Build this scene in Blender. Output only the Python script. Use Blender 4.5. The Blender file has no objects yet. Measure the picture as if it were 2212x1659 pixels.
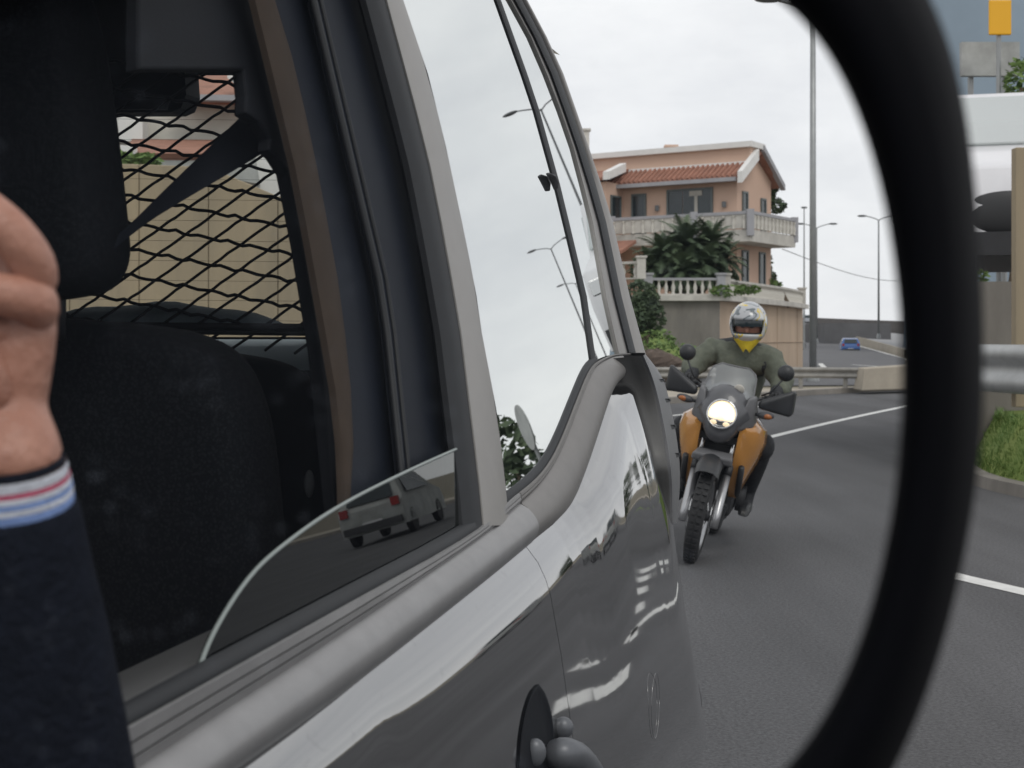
import bpy, bmesh, math, random
from mathutils import Vector, Matrix
random.seed(7)
C = bpy.context.scene.collection
R = math.radians

# ------------------------------------------------------------------ camera, sky, sun, exposure
F = 3039.0            # focal length in units of a 2212 px wide picture
EYE = 1.55            # camera height
V0 = 730.0            # row of eye level
cam_d = bpy.data.cameras.new('camera'); cam = bpy.data.objects.new('camera', cam_d); C.objects.link(cam)
cam.location = (0, 0, EYE); cam.rotation_euler = (R(90), 0, 0)
cam_d.sensor_width = 36; cam_d.lens = 36 * F / 2212
cam_d.shift_y = -(829.5 - V0) / 2212
cam_d.clip_start = 0.05; cam_d.clip_end = 4000
cam_d.dof.use_dof = True; cam_d.dof.focus_distance = 3.6; cam_d.dof.aperture_fstop = 10.0
bpy.context.scene.camera = cam

SUN_EL, SUN_ROT = R(48), R(150)
w = bpy.data.worlds.new('World'); bpy.context.scene.world = w; w.use_nodes = True
nt = w.node_tree; nt.nodes.clear()
def N(tree, t, **kw):
    n = tree.nodes.new(t)
    for k, v in kw.items(): setattr(n, k, v)
    return n
sky = N(nt, 'ShaderNodeTexSky', sky_type='NISHITA', sun_disc=False)
sky.sun_elevation = SUN_EL; sky.sun_rotation = SUN_ROT
tc = N(nt, 'ShaderNodeTexCoord')
mp = N(nt, 'ShaderNodeMapping'); mp.inputs['Scale'].default_value = (1, 1, 2.6)
nz = N(nt, 'ShaderNodeTexNoise'); nz.inputs['Scale'].default_value = 2.6; nz.inputs['Detail'].default_value = 7; nz.inputs['Roughness'].default_value = .6
rp = N(nt, 'ShaderNodeValToRGB')
rp.color_ramp.elements[0].position = .36; rp.color_ramp.elements[0].color = (8.1, 8.2, 8.45, 1)
rp.color_ramp.elements[1].position = .66; rp.color_ramp.elements[1].color = (10.4, 10.4, 10.4, 1)
mx = N(nt, 'ShaderNodeMixRGB'); mx.inputs['Fac'].default_value = .95
bg = N(nt, 'ShaderNodeBackground'); bg.inputs['Strength'].default_value = .1
wo = N(nt, 'ShaderNodeOutputWorld')
L = nt.links.new
L(tc.outputs['Generated'], mp.inputs['Vector']); L(mp.outputs['Vector'], nz.inputs['Vector'])
L(nz.outputs['Fac'], rp.inputs['Fac']); L(sky.outputs['Color'], mx.inputs['Color1']); L(rp.outputs['Color'], mx.inputs['Color2'])
L(mx.outputs['Color'], bg.inputs['Color']); L(bg.outputs['Background'], wo.inputs['Surface'])
sun_d = bpy.data.lights.new('sun', 'SUN'); sun_d.energy = .9; sun_d.angle = R(20); sun_d.color = (1, .96, .9)
sun = bpy.data.objects.new('sun', sun_d); C.objects.link(sun)
sun.rotation_euler = (R(90) - SUN_EL, 0, R(20))
vs = bpy.context.scene.view_settings
vs.view_transform = 'Standard'; vs.look = 'None'; vs.exposure = 0; vs.gamma = 1; vs.use_curve_mapping = False

# ------------------------------------------------------------------ geometry helpers
def U(u, v, d):      # a place d metres away, seen at picture point (u, v)
    return Vector(((u - 1106) / F * d, d, EYE - (v - V0) / F * d))
def G(u, v, z=0):    # the place on level z seen at (u, v)
    return U(u, v, (EYE - z) * F / (v - V0))
WORLD = {}
def put(name, me, parent=None):
    o = bpy.data.objects.new(name, me); C.objects.link(o)
    if parent is not None:
        o.parent = parent; WORLD[o.name] = WORLD[parent.name]
    else:
        WORLD[o.name] = Vector((0, 0, 0))
    return o
def tag(o, label, cat, group=None):
    o['label'] = label; o['category'] = cat
    if group: o['group'] = group
    return o
def thing(name, loc, label, cat, group=None):
    o = bpy.data.objects.new(name, None); o.empty_display_size = .2; C.objects.link(o)
    o.location = loc; WORLD[o.name] = Vector(loc)
    return tag(o, label, cat, group)
def structure(o):
    o['kind'] = 'structure'; return o
class MB:
    def __init__(s): s.v = []; s.f = []
    def add(s, vs, fs):
        b = len(s.v); s.v += [Vector(x) for x in vs]; s.f += [tuple(i + b for i in f) for f in fs]; return s
    def box(s, c, size, rot=None):
        c = Vector(c); h = Vector(size) / 2
        vs = [Vector((x * h.x, y * h.y, z * h.z)) for x in (-1, 1) for y in (-1, 1) for z in (-1, 1)]
        if rot is not None: vs = [rot @ q for q in vs]
        return s.add([c + q for q in vs], [(0, 1, 3, 2), (4, 6, 7, 5), (0, 4, 5, 1), (2, 3, 7, 6), (0, 2, 6, 4), (1, 5, 7, 3)])
    def hexa(s, p):   # 8 points: bottom loop 0-3, top loop 4-7
        return s.add(p, [(3, 2, 1, 0), (4, 5, 6, 7), (0, 1, 5, 4), (1, 2, 6, 5), (2, 3, 7, 6), (3, 0, 4, 7)])
    def beam(s, a, b, wv, hv):   # beam from a to b, half vectors wv and hv
        a, b, wv, hv = map(Vector, (a, b, wv, hv))
        return s.hexa([a - wv - hv, a + wv - hv, b + wv - hv, b - wv - hv, a - wv + hv, a + wv + hv, b + wv + hv, b - wv + hv])
    def prism(s, poly, ext):
        ext = Vector(ext); n = len(poly); poly = [Vector(p) for p in poly]
        return s.add(poly + [p + ext for p in poly], [tuple(range(n - 1, -1, -1)), tuple(range(n, 2 * n))] + [(i, (i + 1) % n, n + (i + 1) % n, n + i) for i in range(n)])
    def grid(s, rows, closed=False, flip=False):
        n = len(rows[0]); vs = [p for r in rows for p in r]; fs = []
        for i in range(len(rows) - 1):
            for j in range(n if closed else n - 1):
                q = (i * n + j, i * n + (j + 1) % n, (i + 1) * n + (j + 1) % n, (i + 1) * n + j)
                fs.append(q[::-1] if flip else q)
        return s.add(vs, fs)
    def tube(s, pts, r, n=8, cap=True, flat=None):
        pts = [Vector(p) for p in pts]; m = len(pts)
        rs = r if isinstance(r, (list, tuple)) else [r] * m
        rows = []; up = None
        for i, p in enumerate(pts):
            t = (pts[min(i + 1, m - 1)] - pts[max(i - 1, 0)]).normalized()
            if up is None:
                up = Vector((0, 0, 1)) if abs(t.z) < .9 else Vector((1, 0, 0))
            a = t.cross(up).normalized(); b = a.cross(t).normalized(); up = b
            rows.append([p + (a * math.cos(2 * math.pi * k / n) + b * math.sin(2 * math.pi * k / n) * (flat or 1)) * rs[i] for k in range(n)])
        b0 = len(s.v); s.grid(rows, closed=True)
        if cap:
            s.f.append(tuple(b0 + k for k in range(n))[::-1]); s.f.append(tuple(b0 + (m - 1) * n + k for k in range(n)))
        return s
    def lathe(s, prof, c, axis, n=24, closed=False):   # prof: (radius, along)
        c = Vector(c); ax = Vector(axis).normalized()
        t = Vector((0, 0, 1)) if abs(ax.z) < .9 else Vector((1, 0, 0))
        a = ax.cross(t).normalized(); b = ax.cross(a)
        rows = [[c + ax * h + (a * math.cos(2 * math.pi * k / n) + b * math.sin(2 * math.pi * k / n)) * r for k in range(n)] for r, h in prof]
        if closed: rows.append(rows[0])
        return s.grid(rows, closed=True)
    def ball(s, c, r, n=14, m=8, sc=(1, 1, 1), rot=None):
        rows = []
        for i in range(m + 1):
            th = math.pi * i / m
            row = []
            for k in range(n):
                ph = 2 * math.pi * k / n
                q = Vector((math.sin(th) * math.cos(ph) * sc[0], math.sin(th) * math.sin(ph) * sc[1], math.cos(th) * sc[2])) * r
                if rot is not None: q = rot @ q
                row.append(Vector(c) + q)
            rows.append(row)
        return s.grid(rows, closed=True, flip=True)
    def xf(s, M):
        s.v = [M @ q for q in s.v]; return s
    def build(s, name, mat, parent=None, smooth=False, bevel=0, fix=True, auto=None):
        off = WORLD[parent.name] if parent is not None else Vector((0, 0, 0))
        me = bpy.data.meshes.new(name)
        me.from_pydata([tuple(q - off) for q in s.v], [], s.f)
        bm = bmesh.new(); bm.from_mesh(me)
        bmesh.ops.remove_doubles(bm, verts=bm.verts, dist=1e-6)
        if fix: bmesh.ops.recalc_face_normals(bm, faces=bm.faces)
        bm.to_mesh(me); bm.free()
        me.materials.append(M[mat] if isinstance(mat, str) else mat)
        o = put(name, me, parent)
        if smooth:
            me.polygons.foreach_set('use_smooth', [True] * len(me.polygons))
            if auto: me.set_sharp_from_angle(angle=R(auto))
        if bevel:
            b = o.modifiers.new('bevel', 'BEVEL'); b.width = bevel; b.segments = 2; b.limit_method = 'ANGLE'; b.angle_limit = R(35)
        return o
def lerp(a, b, t): return a + (b - a) * t
def interp(xs, ys, x):
    if x <= xs[0]: i = 0
    elif x >= xs[-1]: i = len(xs) - 2
    else:
        i = max(k for k in range(len(xs) - 1) if xs[k] <= x)
    return ys[i] + (ys[i + 1] - ys[i]) * (x - xs[i]) / (xs[i + 1] - xs[i])
def smoothpts(p, it=2):   # Chaikin corner cutting that keeps the ends
    p = [Vector(q) for q in p]
    for _ in range(it):
        q = [p[0]]
        for a, b in zip(p[:-1], p[1:]): q += [a * .75 + b * .25, a * .25 + b * .75]
        p = q + [p[-1]]
    return p
def copy_tree(o, parent=None):
    c = o.copy(); C.objects.link(c); c.parent = parent; WORLD[c.name] = WORLD.get(o.name, Vector((0, 0, 0)))
    for ch in o.children: copy_tree(ch, c)
    return c

# ------------------------------------------------------------------ materials
M = {}
def mat(name, col, rough=.6, metal=0, var=0, scale=8, bump=0, bscale=60, coat=0, spec=.5, col2=None, detail=5, stretch=None, emit=None, trans=0):
    m = bpy.data.materials.new(name); m.use_nodes = True; t = m.node_tree; b = t.nodes['Principled BSDF']; k = t.links.new
    b.inputs['Base Color'].default_value = (*col, 1); b.inputs['Roughness'].default_value = rough; b.inputs['Metallic'].default_value = metal
    b.inputs['Coat Weight'].default_value = coat; b.inputs['Coat Roughness'].default_value = .04; b.inputs['Specular IOR Level'].default_value = spec
    if trans: b.inputs['Transmission Weight'].default_value = trans
    tcn = t.nodes.new('ShaderNodeTexCoord'); vec = tcn.outputs['Object']
    if stretch:
        mpn = t.nodes.new('ShaderNodeMapping'); mpn.inputs['Scale'].default_value = stretch; k(vec, mpn.inputs['Vector']); vec = mpn.outputs['Vector']
    if var or col2:
        n = t.nodes.new('ShaderNodeTexNoise'); n.inputs['Scale'].default_value = scale; n.inputs['Detail'].default_value = detail; n.inputs['Roughness'].default_value = .65
        k(vec, n.inputs['Vector'])
        r = t.nodes.new('ShaderNodeValToRGB'); r.color_ramp.elements[0].position = .3; r.color_ramp.elements[1].position = .7
        c2 = col2 or tuple(min(1, c * (1 + var)) for c in col); c1 = col if col2 else tuple(c * (1 - var) for c in col)
        r.color_ramp.elements[0].color = (*c1, 1); r.color_ramp.elements[1].color = (*c2, 1)
        k(n.outputs['Fac'], r.inputs['Fac']); k(r.outputs['Color'], b.inputs['Base Color'])
    if bump:
        n2 = t.nodes.new('ShaderNodeTexNoise'); n2.inputs['Scale'].default_value = bscale; n2.inputs['Detail'].default_value = 4
        k(vec, n2.inputs['Vector'])
        bp = t.nodes.new('ShaderNodeBump'); bp.inputs['Strength'].default_value = bump; bp.inputs['Distance'].default_value = .02
        k(n2.outputs['Fac'], bp.inputs['Height']); k(bp.outputs['Normal'], b.inputs['Normal'])
    if emit:
        b.inputs['Emission Color'].default_value = (*emit[0], 1); b.inputs['Emission Strength'].default_value = emit[1]
    M[name] = m
    return m
def asphalt():
    m = mat('asphalt', (.09, .09, .094), .88, spec=.22, bump=.5, bscale=140); t = m.node_tree; b = t.nodes['Principled BSDF']; k = t.links.new
    tcn = t.nodes.new('ShaderNodeTexCoord'); mpn = t.nodes.new('ShaderNodeMapping'); mpn.inputs['Rotation'].default_value = (0, 0, R(22)); mpn.inputs['Scale'].default_value = (1, .08, 1)
    a = t.nodes.new('ShaderNodeTexNoise'); a.inputs['Scale'].default_value = 55; a.inputs['Detail'].default_value = 5; a.inputs['Roughness'].default_value = .75
    c = t.nodes.new('ShaderNodeTexNoise'); c.inputs['Scale'].default_value = 1.1; c.inputs['Detail'].default_value = 7; c.inputs['Roughness'].default_value = .6
    d = t.nodes.new('ShaderNodeTexNoise'); d.inputs['Scale'].default_value = .35; d.inputs['Detail'].default_value = 6
    k(tcn.outputs['Object'], a.inputs['Vector']); k(tcn.outputs['Object'], mpn.inputs['Vector']); k(mpn.outputs['Vector'], c.inputs['Vector']); k(tcn.outputs['Object'], d.inputs['Vector'])
    def rng(src, lo, hi):
        r = t.nodes.new('ShaderNodeMapRange'); r.inputs['From Min'].default_value = .3; r.inputs['From Max'].default_value = .7; r.inputs['To Min'].default_value = lo; r.inputs['To Max'].default_value = hi; k(src.outputs['Fac'], r.inputs['Value']); return r.outputs['Result']
    m1 = t.nodes.new('ShaderNodeMath'); m1.operation = 'MULTIPLY'; m2 = t.nodes.new('ShaderNodeMath'); m2.operation = 'MULTIPLY'
    k(rng(a, .55, 1.5), m1.inputs[0]); k(rng(c, .82, 1.18), m1.inputs[1]); k(m1.outputs[0], m2.inputs[0]); k(rng(d, .9, 1.1), m2.inputs[1])
    h = t.nodes.new('ShaderNodeMixRGB'); h.blend_type = 'MULTIPLY'; h.inputs['Fac'].default_value = 1; h.inputs['Color1'].default_value = (.096, .096, .100, 1)
    k(m2.outputs[0], h.inputs['Color2']); k(h.outputs['Color'], b.inputs['Base Color'])
asphalt()
mat('asphalt_far', (.125, .125, .13), .88, spec=.2, var=.15, scale=.4, detail=8)
mat('ground', (.16, .14, .10), .95, var=.3, scale=.5)
mat('line_paint', (.62, .62, .60), .6, var=.12, scale=9, detail=8)
mat('concrete', (.36, .32, .26), .9, var=.18, scale=.8, bump=.2, bscale=25, detail=9)
mat('concrete_grey', (.20, .185, .165), .9, var=.35, scale=.7, bump=.2, bscale=20, detail=9, stretch=(1, 1, .35))
mat('concrete_beige', (.42, .32, .235), .9, var=.16, scale=.6, bump=.15, bscale=20, detail=9, stretch=(1, 1, .3))
mat('wall_stain', (.40, .32, .21), .9, col2=(.25, .21, .15), scale=1.8, bump=.15, bscale=20, detail=8, stretch=(1, 1, .12))
mat('road_pale', (.26, .26, .265), .9, var=.1, scale=.3)
mat('parapet', (.12, .11, .105), .9, var=.2, scale=.3)
mat('stone_white', (.55, .53, .48), .8, var=.15, scale=2)
mat('stone_pale', (.50, .48, .44), .85, var=.2, scale=1.5)
mat('salmon', (.56, .39, .30), .85, var=.06, scale=.5, bump=.05, bscale=30)
mat('roof_tile', (.30, .145, .10), .8, var=.25, scale=2.5)
mat('white_trim', (.72, .71, .69), .6, var=.05, scale=2)
mat('slate_trim', (.33, .33, .35), .7, var=.1, scale=2)
mat('window_dark', (.016, .026, .030), .12, spec=.6)
mat('window_frame', (.10, .12, .12), .5)
mat('pale_beige', (.40, .38, .34), .8)
mat('lamp_metal', (.30, .31, .31), .45, metal=.5, var=.1, scale=3)
mat('lamp_dark', (.12, .125, .13), .5)
mat('galvanised', (.42, .43, .43), .45, metal=.6, var=.15, scale=3)
mat('rail_dirty', (.27, .26, .24), .6, metal=.3, var=.2, scale=3)
mat('leaf_dark', (.030, .055, .026), .7, col2=(.075, .105, .045), scale=1.2, detail=3)
mat('leaf_palm', (.028, .050, .024), .65, col2=(.085, .12, .06), scale=1.0, detail=3)
mat('leaf_light', (.08, .15, .035), .7, col2=(.15, .22, .06), scale=1.5, detail=3)
mat('bark', (.10, .075, .05), .9, var=.3, scale=6)
mat('grass', (.085, .155, .030), .9, col2=(.20, .24, .06), scale=1.6, detail=8, bump=.5, bscale=40)
mat('rock', (.10, .075, .06), .9, var=.4, scale=2.5, bump=.5, bscale=8)
mat('hill', (.22, .28, .34), .95, var=.15, scale=.05)  # distance haze is painted in as blue-grey colour
# the camera car
def paint(name, col, metal, rough, dust=.12):
    m = mat(name, col, rough, metal=metal, coat=1.0); t = m.node_tree; b = t.nodes['Principled BSDF']; k = t.links.new
    tcn = t.nodes.new('ShaderNodeTexCoord')
    n = t.nodes.new('ShaderNodeTexNoise'); n.inputs['Scale'].default_value = 7; n.inputs['Detail'].default_value = 9; n.inputs['Roughness'].default_value = .7
    r = t.nodes.new('ShaderNodeMapRange'); r.inputs['From Min'].default_value = .35; r.inputs['From Max'].default_value = .75
    r.inputs['To Min'].default_value = rough; r.inputs['To Max'].default_value = rough + dust
    k(tcn.outputs['Object'], n.inputs['Vector']); k(n.outputs['Fac'], r.inputs['Value']); k(r.outputs['Result'], b.inputs['Roughness'])
    mp_ = t.nodes.new('ShaderNodeMapping'); mp_.inputs['Scale'].default_value = (1, 1, 1)
    n2 = t.nodes.new('ShaderNodeTexNoise'); n2.inputs['Scale'].default_value = 38; n2.inputs['Detail'].default_value = 6; n2.inputs['Distortion'].default_value = .6
    r2 = t.nodes.new('ShaderNodeMapRange'); r2.inputs['From Min'].default_value = .62; r2.inputs['From Max'].default_value = .78; r2.inputs['To Max'].default_value = .35
    mxn = t.nodes.new('ShaderNodeMixRGB'); mxn.inputs['Color1'].default_value = (*col, 1); mxn.inputs['Color2'].default_value = (col[0] * .55, col[1] * .55, col[2] * .56, 1)
    k(tcn.outputs['Object'], n2.inputs['Vector']); k(n2.outputs['Fac'], r2.inputs['Value']); k(r2.outputs['Result'], mxn.inputs['Fac']); k(mxn.outputs['Color'], b.inputs['Base Color'])
    return m
paint('car_paint', (.29, .288, .286), 1.0, .035, .05)
mat('belt_trim', (.20, .19, .182), .5, metal=.35, var=.06, scale=20, bump=.02, bscale=200)
mat('belt_trim_front', (.27, .265, .265), .42, metal=.45, var=.08, scale=20, bump=.02, bscale=200)
mat('handle_grey', (.11, .115, .125), .4, metal=.3, var=.1, scale=20)
mat('corner_grey', (.10, .098, .095), .35, metal=.5, var=.06, scale=20)
mat('pillar_paint', (.32, .305, .29), .45, metal=.6, var=.04, scale=20)
mat('rubber', (.006, .007, .009), .6, var=.2, scale=20)
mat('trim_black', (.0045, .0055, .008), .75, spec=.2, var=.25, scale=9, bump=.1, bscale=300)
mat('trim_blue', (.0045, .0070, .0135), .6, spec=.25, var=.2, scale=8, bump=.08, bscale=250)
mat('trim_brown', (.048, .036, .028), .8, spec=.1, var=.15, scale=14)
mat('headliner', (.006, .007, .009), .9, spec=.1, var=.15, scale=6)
mat('trim_grey', (.07, .075, .08), .7)
mat('sill_trim', (.10, .10, .10), .35)
mat('strap', (.012, .014, .020), .8, spec=.1, var=.1, scale=80, stretch=(1, 1, 4))
mat('net_cord', (.010, .010, .012), .8)
mat('bag_cloth', (.26, .33, .37), .85, var=.35, scale=7, bump=.3, bscale=18)
mat('tail_trim', (.28, .34, .37), .6)
def seat_fabric():
    m = mat('seat_fabric', (.005, .006, .008), .9, spec=.1); t = m.node_tree; b = t.nodes['Principled BSDF']; k = t.links.new
    tcn = t.nodes.new('ShaderNodeTexCoord'); v = t.nodes.new('ShaderNodeTexVoronoi'); v.inputs['Scale'].default_value = 190
    r = t.nodes.new('ShaderNodeValToRGB'); r.color_ramp.elements[0].position = .25; r.color_ramp.elements[0].color = (.010, .011, .013, 1)
    r.color_ramp.elements[1].position = .5; r.color_ramp.elements[1].color = (.0045, .0052, .007, 1)
    k(tcn.outputs['Object'], v.inputs['Vector']); k(v.outputs['Distance'], r.inputs['Fac']); k(r.outputs['Color'], b.inputs['Base Color'])
seat_fabric()
def pane(name, tint, refl, rough=.0, fres=True):   # clear or tinted pane: see-through plus surface reflection
    m = bpy.data.materials.new(name); m.use_nodes = True; t = m.node_tree; t.nodes.clear(); k = t.links.new
    o = t.nodes.new('ShaderNodeOutputMaterial'); tr = t.nodes.new('ShaderNodeBsdfTransparent'); tr.inputs['Color'].default_value = (*tint, 1)
    gl = t.nodes.new('ShaderNodeBsdfGlossy'); gl.inputs['Roughness'].default_value = rough; gl.inputs['Color'].default_value = (.96, .98, .97, 1)
    mxs = t.nodes.new('ShaderNodeMixShader')
    if fres:
        fr = t.nodes.new('ShaderNodeFresnel'); fr.inputs['IOR'].default_value = refl; k(fr.outputs['Fac'], mxs.inputs['Fac'])
    else:
        mxs.inputs['Fac'].default_value = refl
    k(tr.outputs[0], mxs.inputs[1]); k(gl.outputs[0], mxs.inputs[2]); k(mxs.outputs[0], o.inputs['Surface'])
    M[name] = m
pane('glass_side', (.20, .22, .22), .84, fres=False)
pane('glass_door', (.42, .50, .46), 1.9)
pane('glass_rear', (.95, .96, .95), .01, fres=False)
pane('screen_clear', (.55, .57, .60), .22, .35, fres=False)
pane('glass_van', (.45, .52, .49), .6, .05, fres=False)
mat('glass_edge', (.24, .27, .26), .25)
def mirror_glass():
    m = bpy.data.materials.new('mirror_glass'); m.use_nodes = True; t = m.node_tree; t.nodes.clear(); k = t.links.new
    o = t.nodes.new('ShaderNodeOutputMaterial'); tr = t.nodes.new('ShaderNodeBsdfTransparent'); tr.inputs['Color'].default_value = (.97, .98, .985, 1)
    gl = t.nodes.new('ShaderNodeBsdfGlossy'); gl.inputs['Roughness'].default_value = .3; gl.inputs['Color'].default_value = (.75, .85, 1, 1)
    df = t.nodes.new('ShaderNodeBsdfDiffuse'); df.inputs['Color'].default_value = (.55, .62, .75, 1)
    tcn = t.nodes.new('ShaderNodeTexCoord'); v = t.nodes.new('ShaderNodeTexVoronoi'); v.inputs['Scale'].default_value = 210
    n = t.nodes.new('ShaderNodeTexNoise'); n.inputs['Scale'].default_value = 45; n.inputs['Detail'].default_value = 3
    r = t.nodes.new('ShaderNodeMapRange'); r.inputs['From Min'].default_value = .30; r.inputs['From Max'].default_value = .05; r.inputs['To Max'].default_value = .11
    r2 = t.nodes.new('ShaderNodeMapRange'); r2.inputs['From Min'].default_value = .5; r2.inputs['From Max'].default_value = .68
    mu = t.nodes.new('ShaderNodeMath'); mu.operation = 'MULTIPLY'
    ad = t.nodes.new('ShaderNodeMath'); ad.operation = 'ADD'; ad.inputs[1].default_value = .006
    k(tcn.outputs['Object'], v.inputs['Vector']); k(tcn.outputs['Object'], n.inputs['Vector'])
    k(v.outputs['Distance'], r.inputs['Value']); k(n.outputs['Fac'], r2.inputs['Value']); k(r.outputs['Result'], mu.inputs[0]); k(r2.outputs['Result'], mu.inputs[1])
    k(mu.outputs[0], ad.inputs[0])
    m1 = t.nodes.new('ShaderNodeMixShader'); m1.inputs['Fac'].default_value = .004; m2 = t.nodes.new('ShaderNodeMixShader')
    k(tr.outputs[0], m1.inputs[1]); k(gl.outputs[0], m1.inputs[2]); k(m1.outputs[0], m2.inputs[1]); k(df.outputs[0], m2.inputs[2]); k(ad.outputs[0], m2.inputs['Fac'])
    k(m2.outputs[0], o.inputs['Surface']); M['mirror_glass'] = m
mirror_glass()
mat('mirror_plastic', (.0016, .0019, .0032), .75, spec=.07, bump=.12, bscale=900, var=.1, scale=40)
# person and motorcycle
mat('skin', (.33, .145, .095), .45, col2=(.43, .215, .15), scale=30, bump=.22, bscale=90)
mat('sweater', (.008, .010, .017), .9, spec=.1, var=.25, scale=40, bump=.4, bscale=160)
mat('jacket', (.072, .081, .060), .8, col2=(.125, .135, .10), scale=14, bump=.5, bscale=22)
mat('trousers', (.016, .017, .020), .75, var=.3, scale=12, bump=.4, bscale=25)
mat('glove', (.014, .014, .015), .6)
mat('cuff_white', (.62, .64, .70), .85, bump=.3, bscale=300)
mat('cuff_red', (.50, .06, .13), .85, bump=.3, bscale=300)
mat('cuff_blue', (.20, .30, .58), .85, bump=.3, bscale=300)
mat('scarf', (.62, .46, .02), .8, var=.12, scale=20, bump=.3, bscale=40)
mat('tyre', (.018, .018, .019), .8, var=.2, scale=10)
mat('black_plastic', (.020, .021, .023), .45)
mat('dark_plastic', (.040, .041, .045), .5, var=.1, scale=10)
mat('cowl_grey', (.075, .076, .082), .38, coat=.3, var=.1, scale=8)
mat('grey_plastic', (.13, .13, .135), .45, var=.1, scale=8)
mat('orange_paint', (.52, .235, .05), .22, var=.08, scale=4, coat=.9)
mat('chrome', (.62, .62, .62), .18, metal=1)
mat('alloy', (.42, .42, .43), .35, metal=.8)
mat('engine', (.045, .045, .048), .5, metal=.4, var=.2, scale=12)
mat('headlight_glow', (1, .9, .7), .2, emit=((1, .74, .44), 1.45))
mat('headlight_soft', (.8, .7, .5), .2, emit=((1, .72, .40), .55))
mat('amber', (.32, .10, .02), .3)
mat('red_lens', (.30, .015, .012), .25)
mat('blue_paint', (.03, .11, .34), .25, coat=.8)
mat('white_paint', (.68, .68, .70), .3, coat=.6, var=.05, scale=2)
mat('silver_paint', (.42, .44, .47), .3, metal=.3, coat=.5)
mat('yellow_sign', (.78, .40, .01), .5)
mat('panel_grey', (.34, .35, .34), .6, var=.3, scale=1.5)
def helmet_mat():
    m = mat('helmet_shell', (.6, .6, .6), .22, coat=.8); t = m.node_tree; b = t.nodes['Principled BSDF']; k = t.links.new
    tcn = t.nodes.new('ShaderNodeTexCoord'); n = t.nodes.new('ShaderNodeTexNoise'); n.inputs['Scale'].default_value = 7; n.inputs['Detail'].default_value = 1; n.inputs['Distortion'].default_value = 1.0
    r = t.nodes.new('ShaderNodeValToRGB'); cr = r.color_ramp; cr.interpolation = 'CONSTANT'
    cr.elements[0].position = 0; cr.elements[0].color = (.55, .56, .55, 1); cr.elements[1].position = .42; cr.elements[1].color = (.60, .43, .03, 1)
    for p, c in ((.47, (.40, .41, .42)), (.56, (.10, .12, .13)), (.60, (.30, .32, .34)), (.72, (.50, .40, .06))):
        e = cr.elements.new(p); e.color = (*c, 1)
    k(tcn.outputs['Object'], n.inputs['Vector']); k(n.outputs['Fac'], r.inputs['Fac']); k(r.outputs['Color'], b.inputs['Base Color'])
helmet_mat()

# ------------------------------------------------------------------ ground, roads, kerbs
def sheet(name, pts, m, z=None):
    mb = MB(); mb.add([Vector((p[0], p[1], z if z is not None else p[2])) for p in pts], [tuple(range(len(pts)))])
    return structure(mb.build(name, m, fix=False))
g = sheet('ground', [(-1500, -800), (1500, -800), (1500, 3000), (-1500, 3000)], 'ground', -.03)
kerb_far = [Vector((-14, 20, 0)), Vector((-4, 26, 0)), G(1455, 872), G(1700, 857), G(1945, 842), Vector((25, 49, 0)), Vector((60, 62, 0))]
sheet('road', [(-14, -30), (80, -30), (80, 66)] + [(p.x, p.y) for p in reversed(kerb_far)], 'asphalt', 0)
def strip(name, pts, wd, z, m, label=None):   # painted line: thin sheet along a polyline
    pts = [Vector((p[0], p[1], 0)) for p in pts]; rows = [[], []]
    for i, p in enumerate(pts):
        t = (pts[min(i + 1, len(pts) - 1)] - pts[max(i - 1, 0)]).normalized(); nn = Vector((-t.y, t.x, 0)) * wd / 2
        rows[0].append(p + nn + Vector((0, 0, z))); rows[1].append(p - nn + Vector((0, 0, z)))
    mb = MB(); mb.grid(rows); o = mb.build(name, m)
    return structure(o)
edge1 = [G(1380, 1020), G(1480, 990), G(1660, 945), G(1800, 911), G(1945, 880), G(2060, 858)]
strip('lane_line', smoothpts(edge1), .16, .004, 'line_paint')
strip('edge_line', smoothpts([G(1300, 915), G(1455, 898), G(1530, 889), G(1640, 878)]), .14, .004, 'line_paint')
# far kerb with a raised concrete strip behind it
def kerb(name, line, wd, h, m, side=1):
    pts = smoothpts(line); rows = [[], [], [], []]
    for i, p in enumerate(pts):
        t = (pts[min(i + 1, len(pts) - 1)] - pts[max(i - 1, 0)]).normalized(); nn = Vector((-t.y, t.x, 0)) * side
        for r_, (o_, z_) in zip(rows, ((0, -.02), (0.02, h), (wd, h), (wd, -.02))): r_.append(p + nn * o_ + Vector((0, 0, z_)))
    mb = MB(); mb.grid(rows); return structure(mb.build(name, m))
kerb('kerb', kerb_far, .35, .14, 'concrete_grey')
mb = MB()
pl = smoothpts(kerb_far); back = [Vector((-14, 26, .1)), Vector((-3, 31, .1)), Vector((5, 39.5, .1)), Vector((10.5, 41.5, .1)), Vector((13, 46, .1)), Vector((28, 56, .1)), Vector((60, 68, .1))]
bk = [back[0].lerp(back[0], 0)]
bkl = smoothpts(back); mb.grid([[Vector((p.x - .1, p.y + .3, .125)) for p in pl], bkl])
structure(mb.build('median', 'concrete'))
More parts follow.
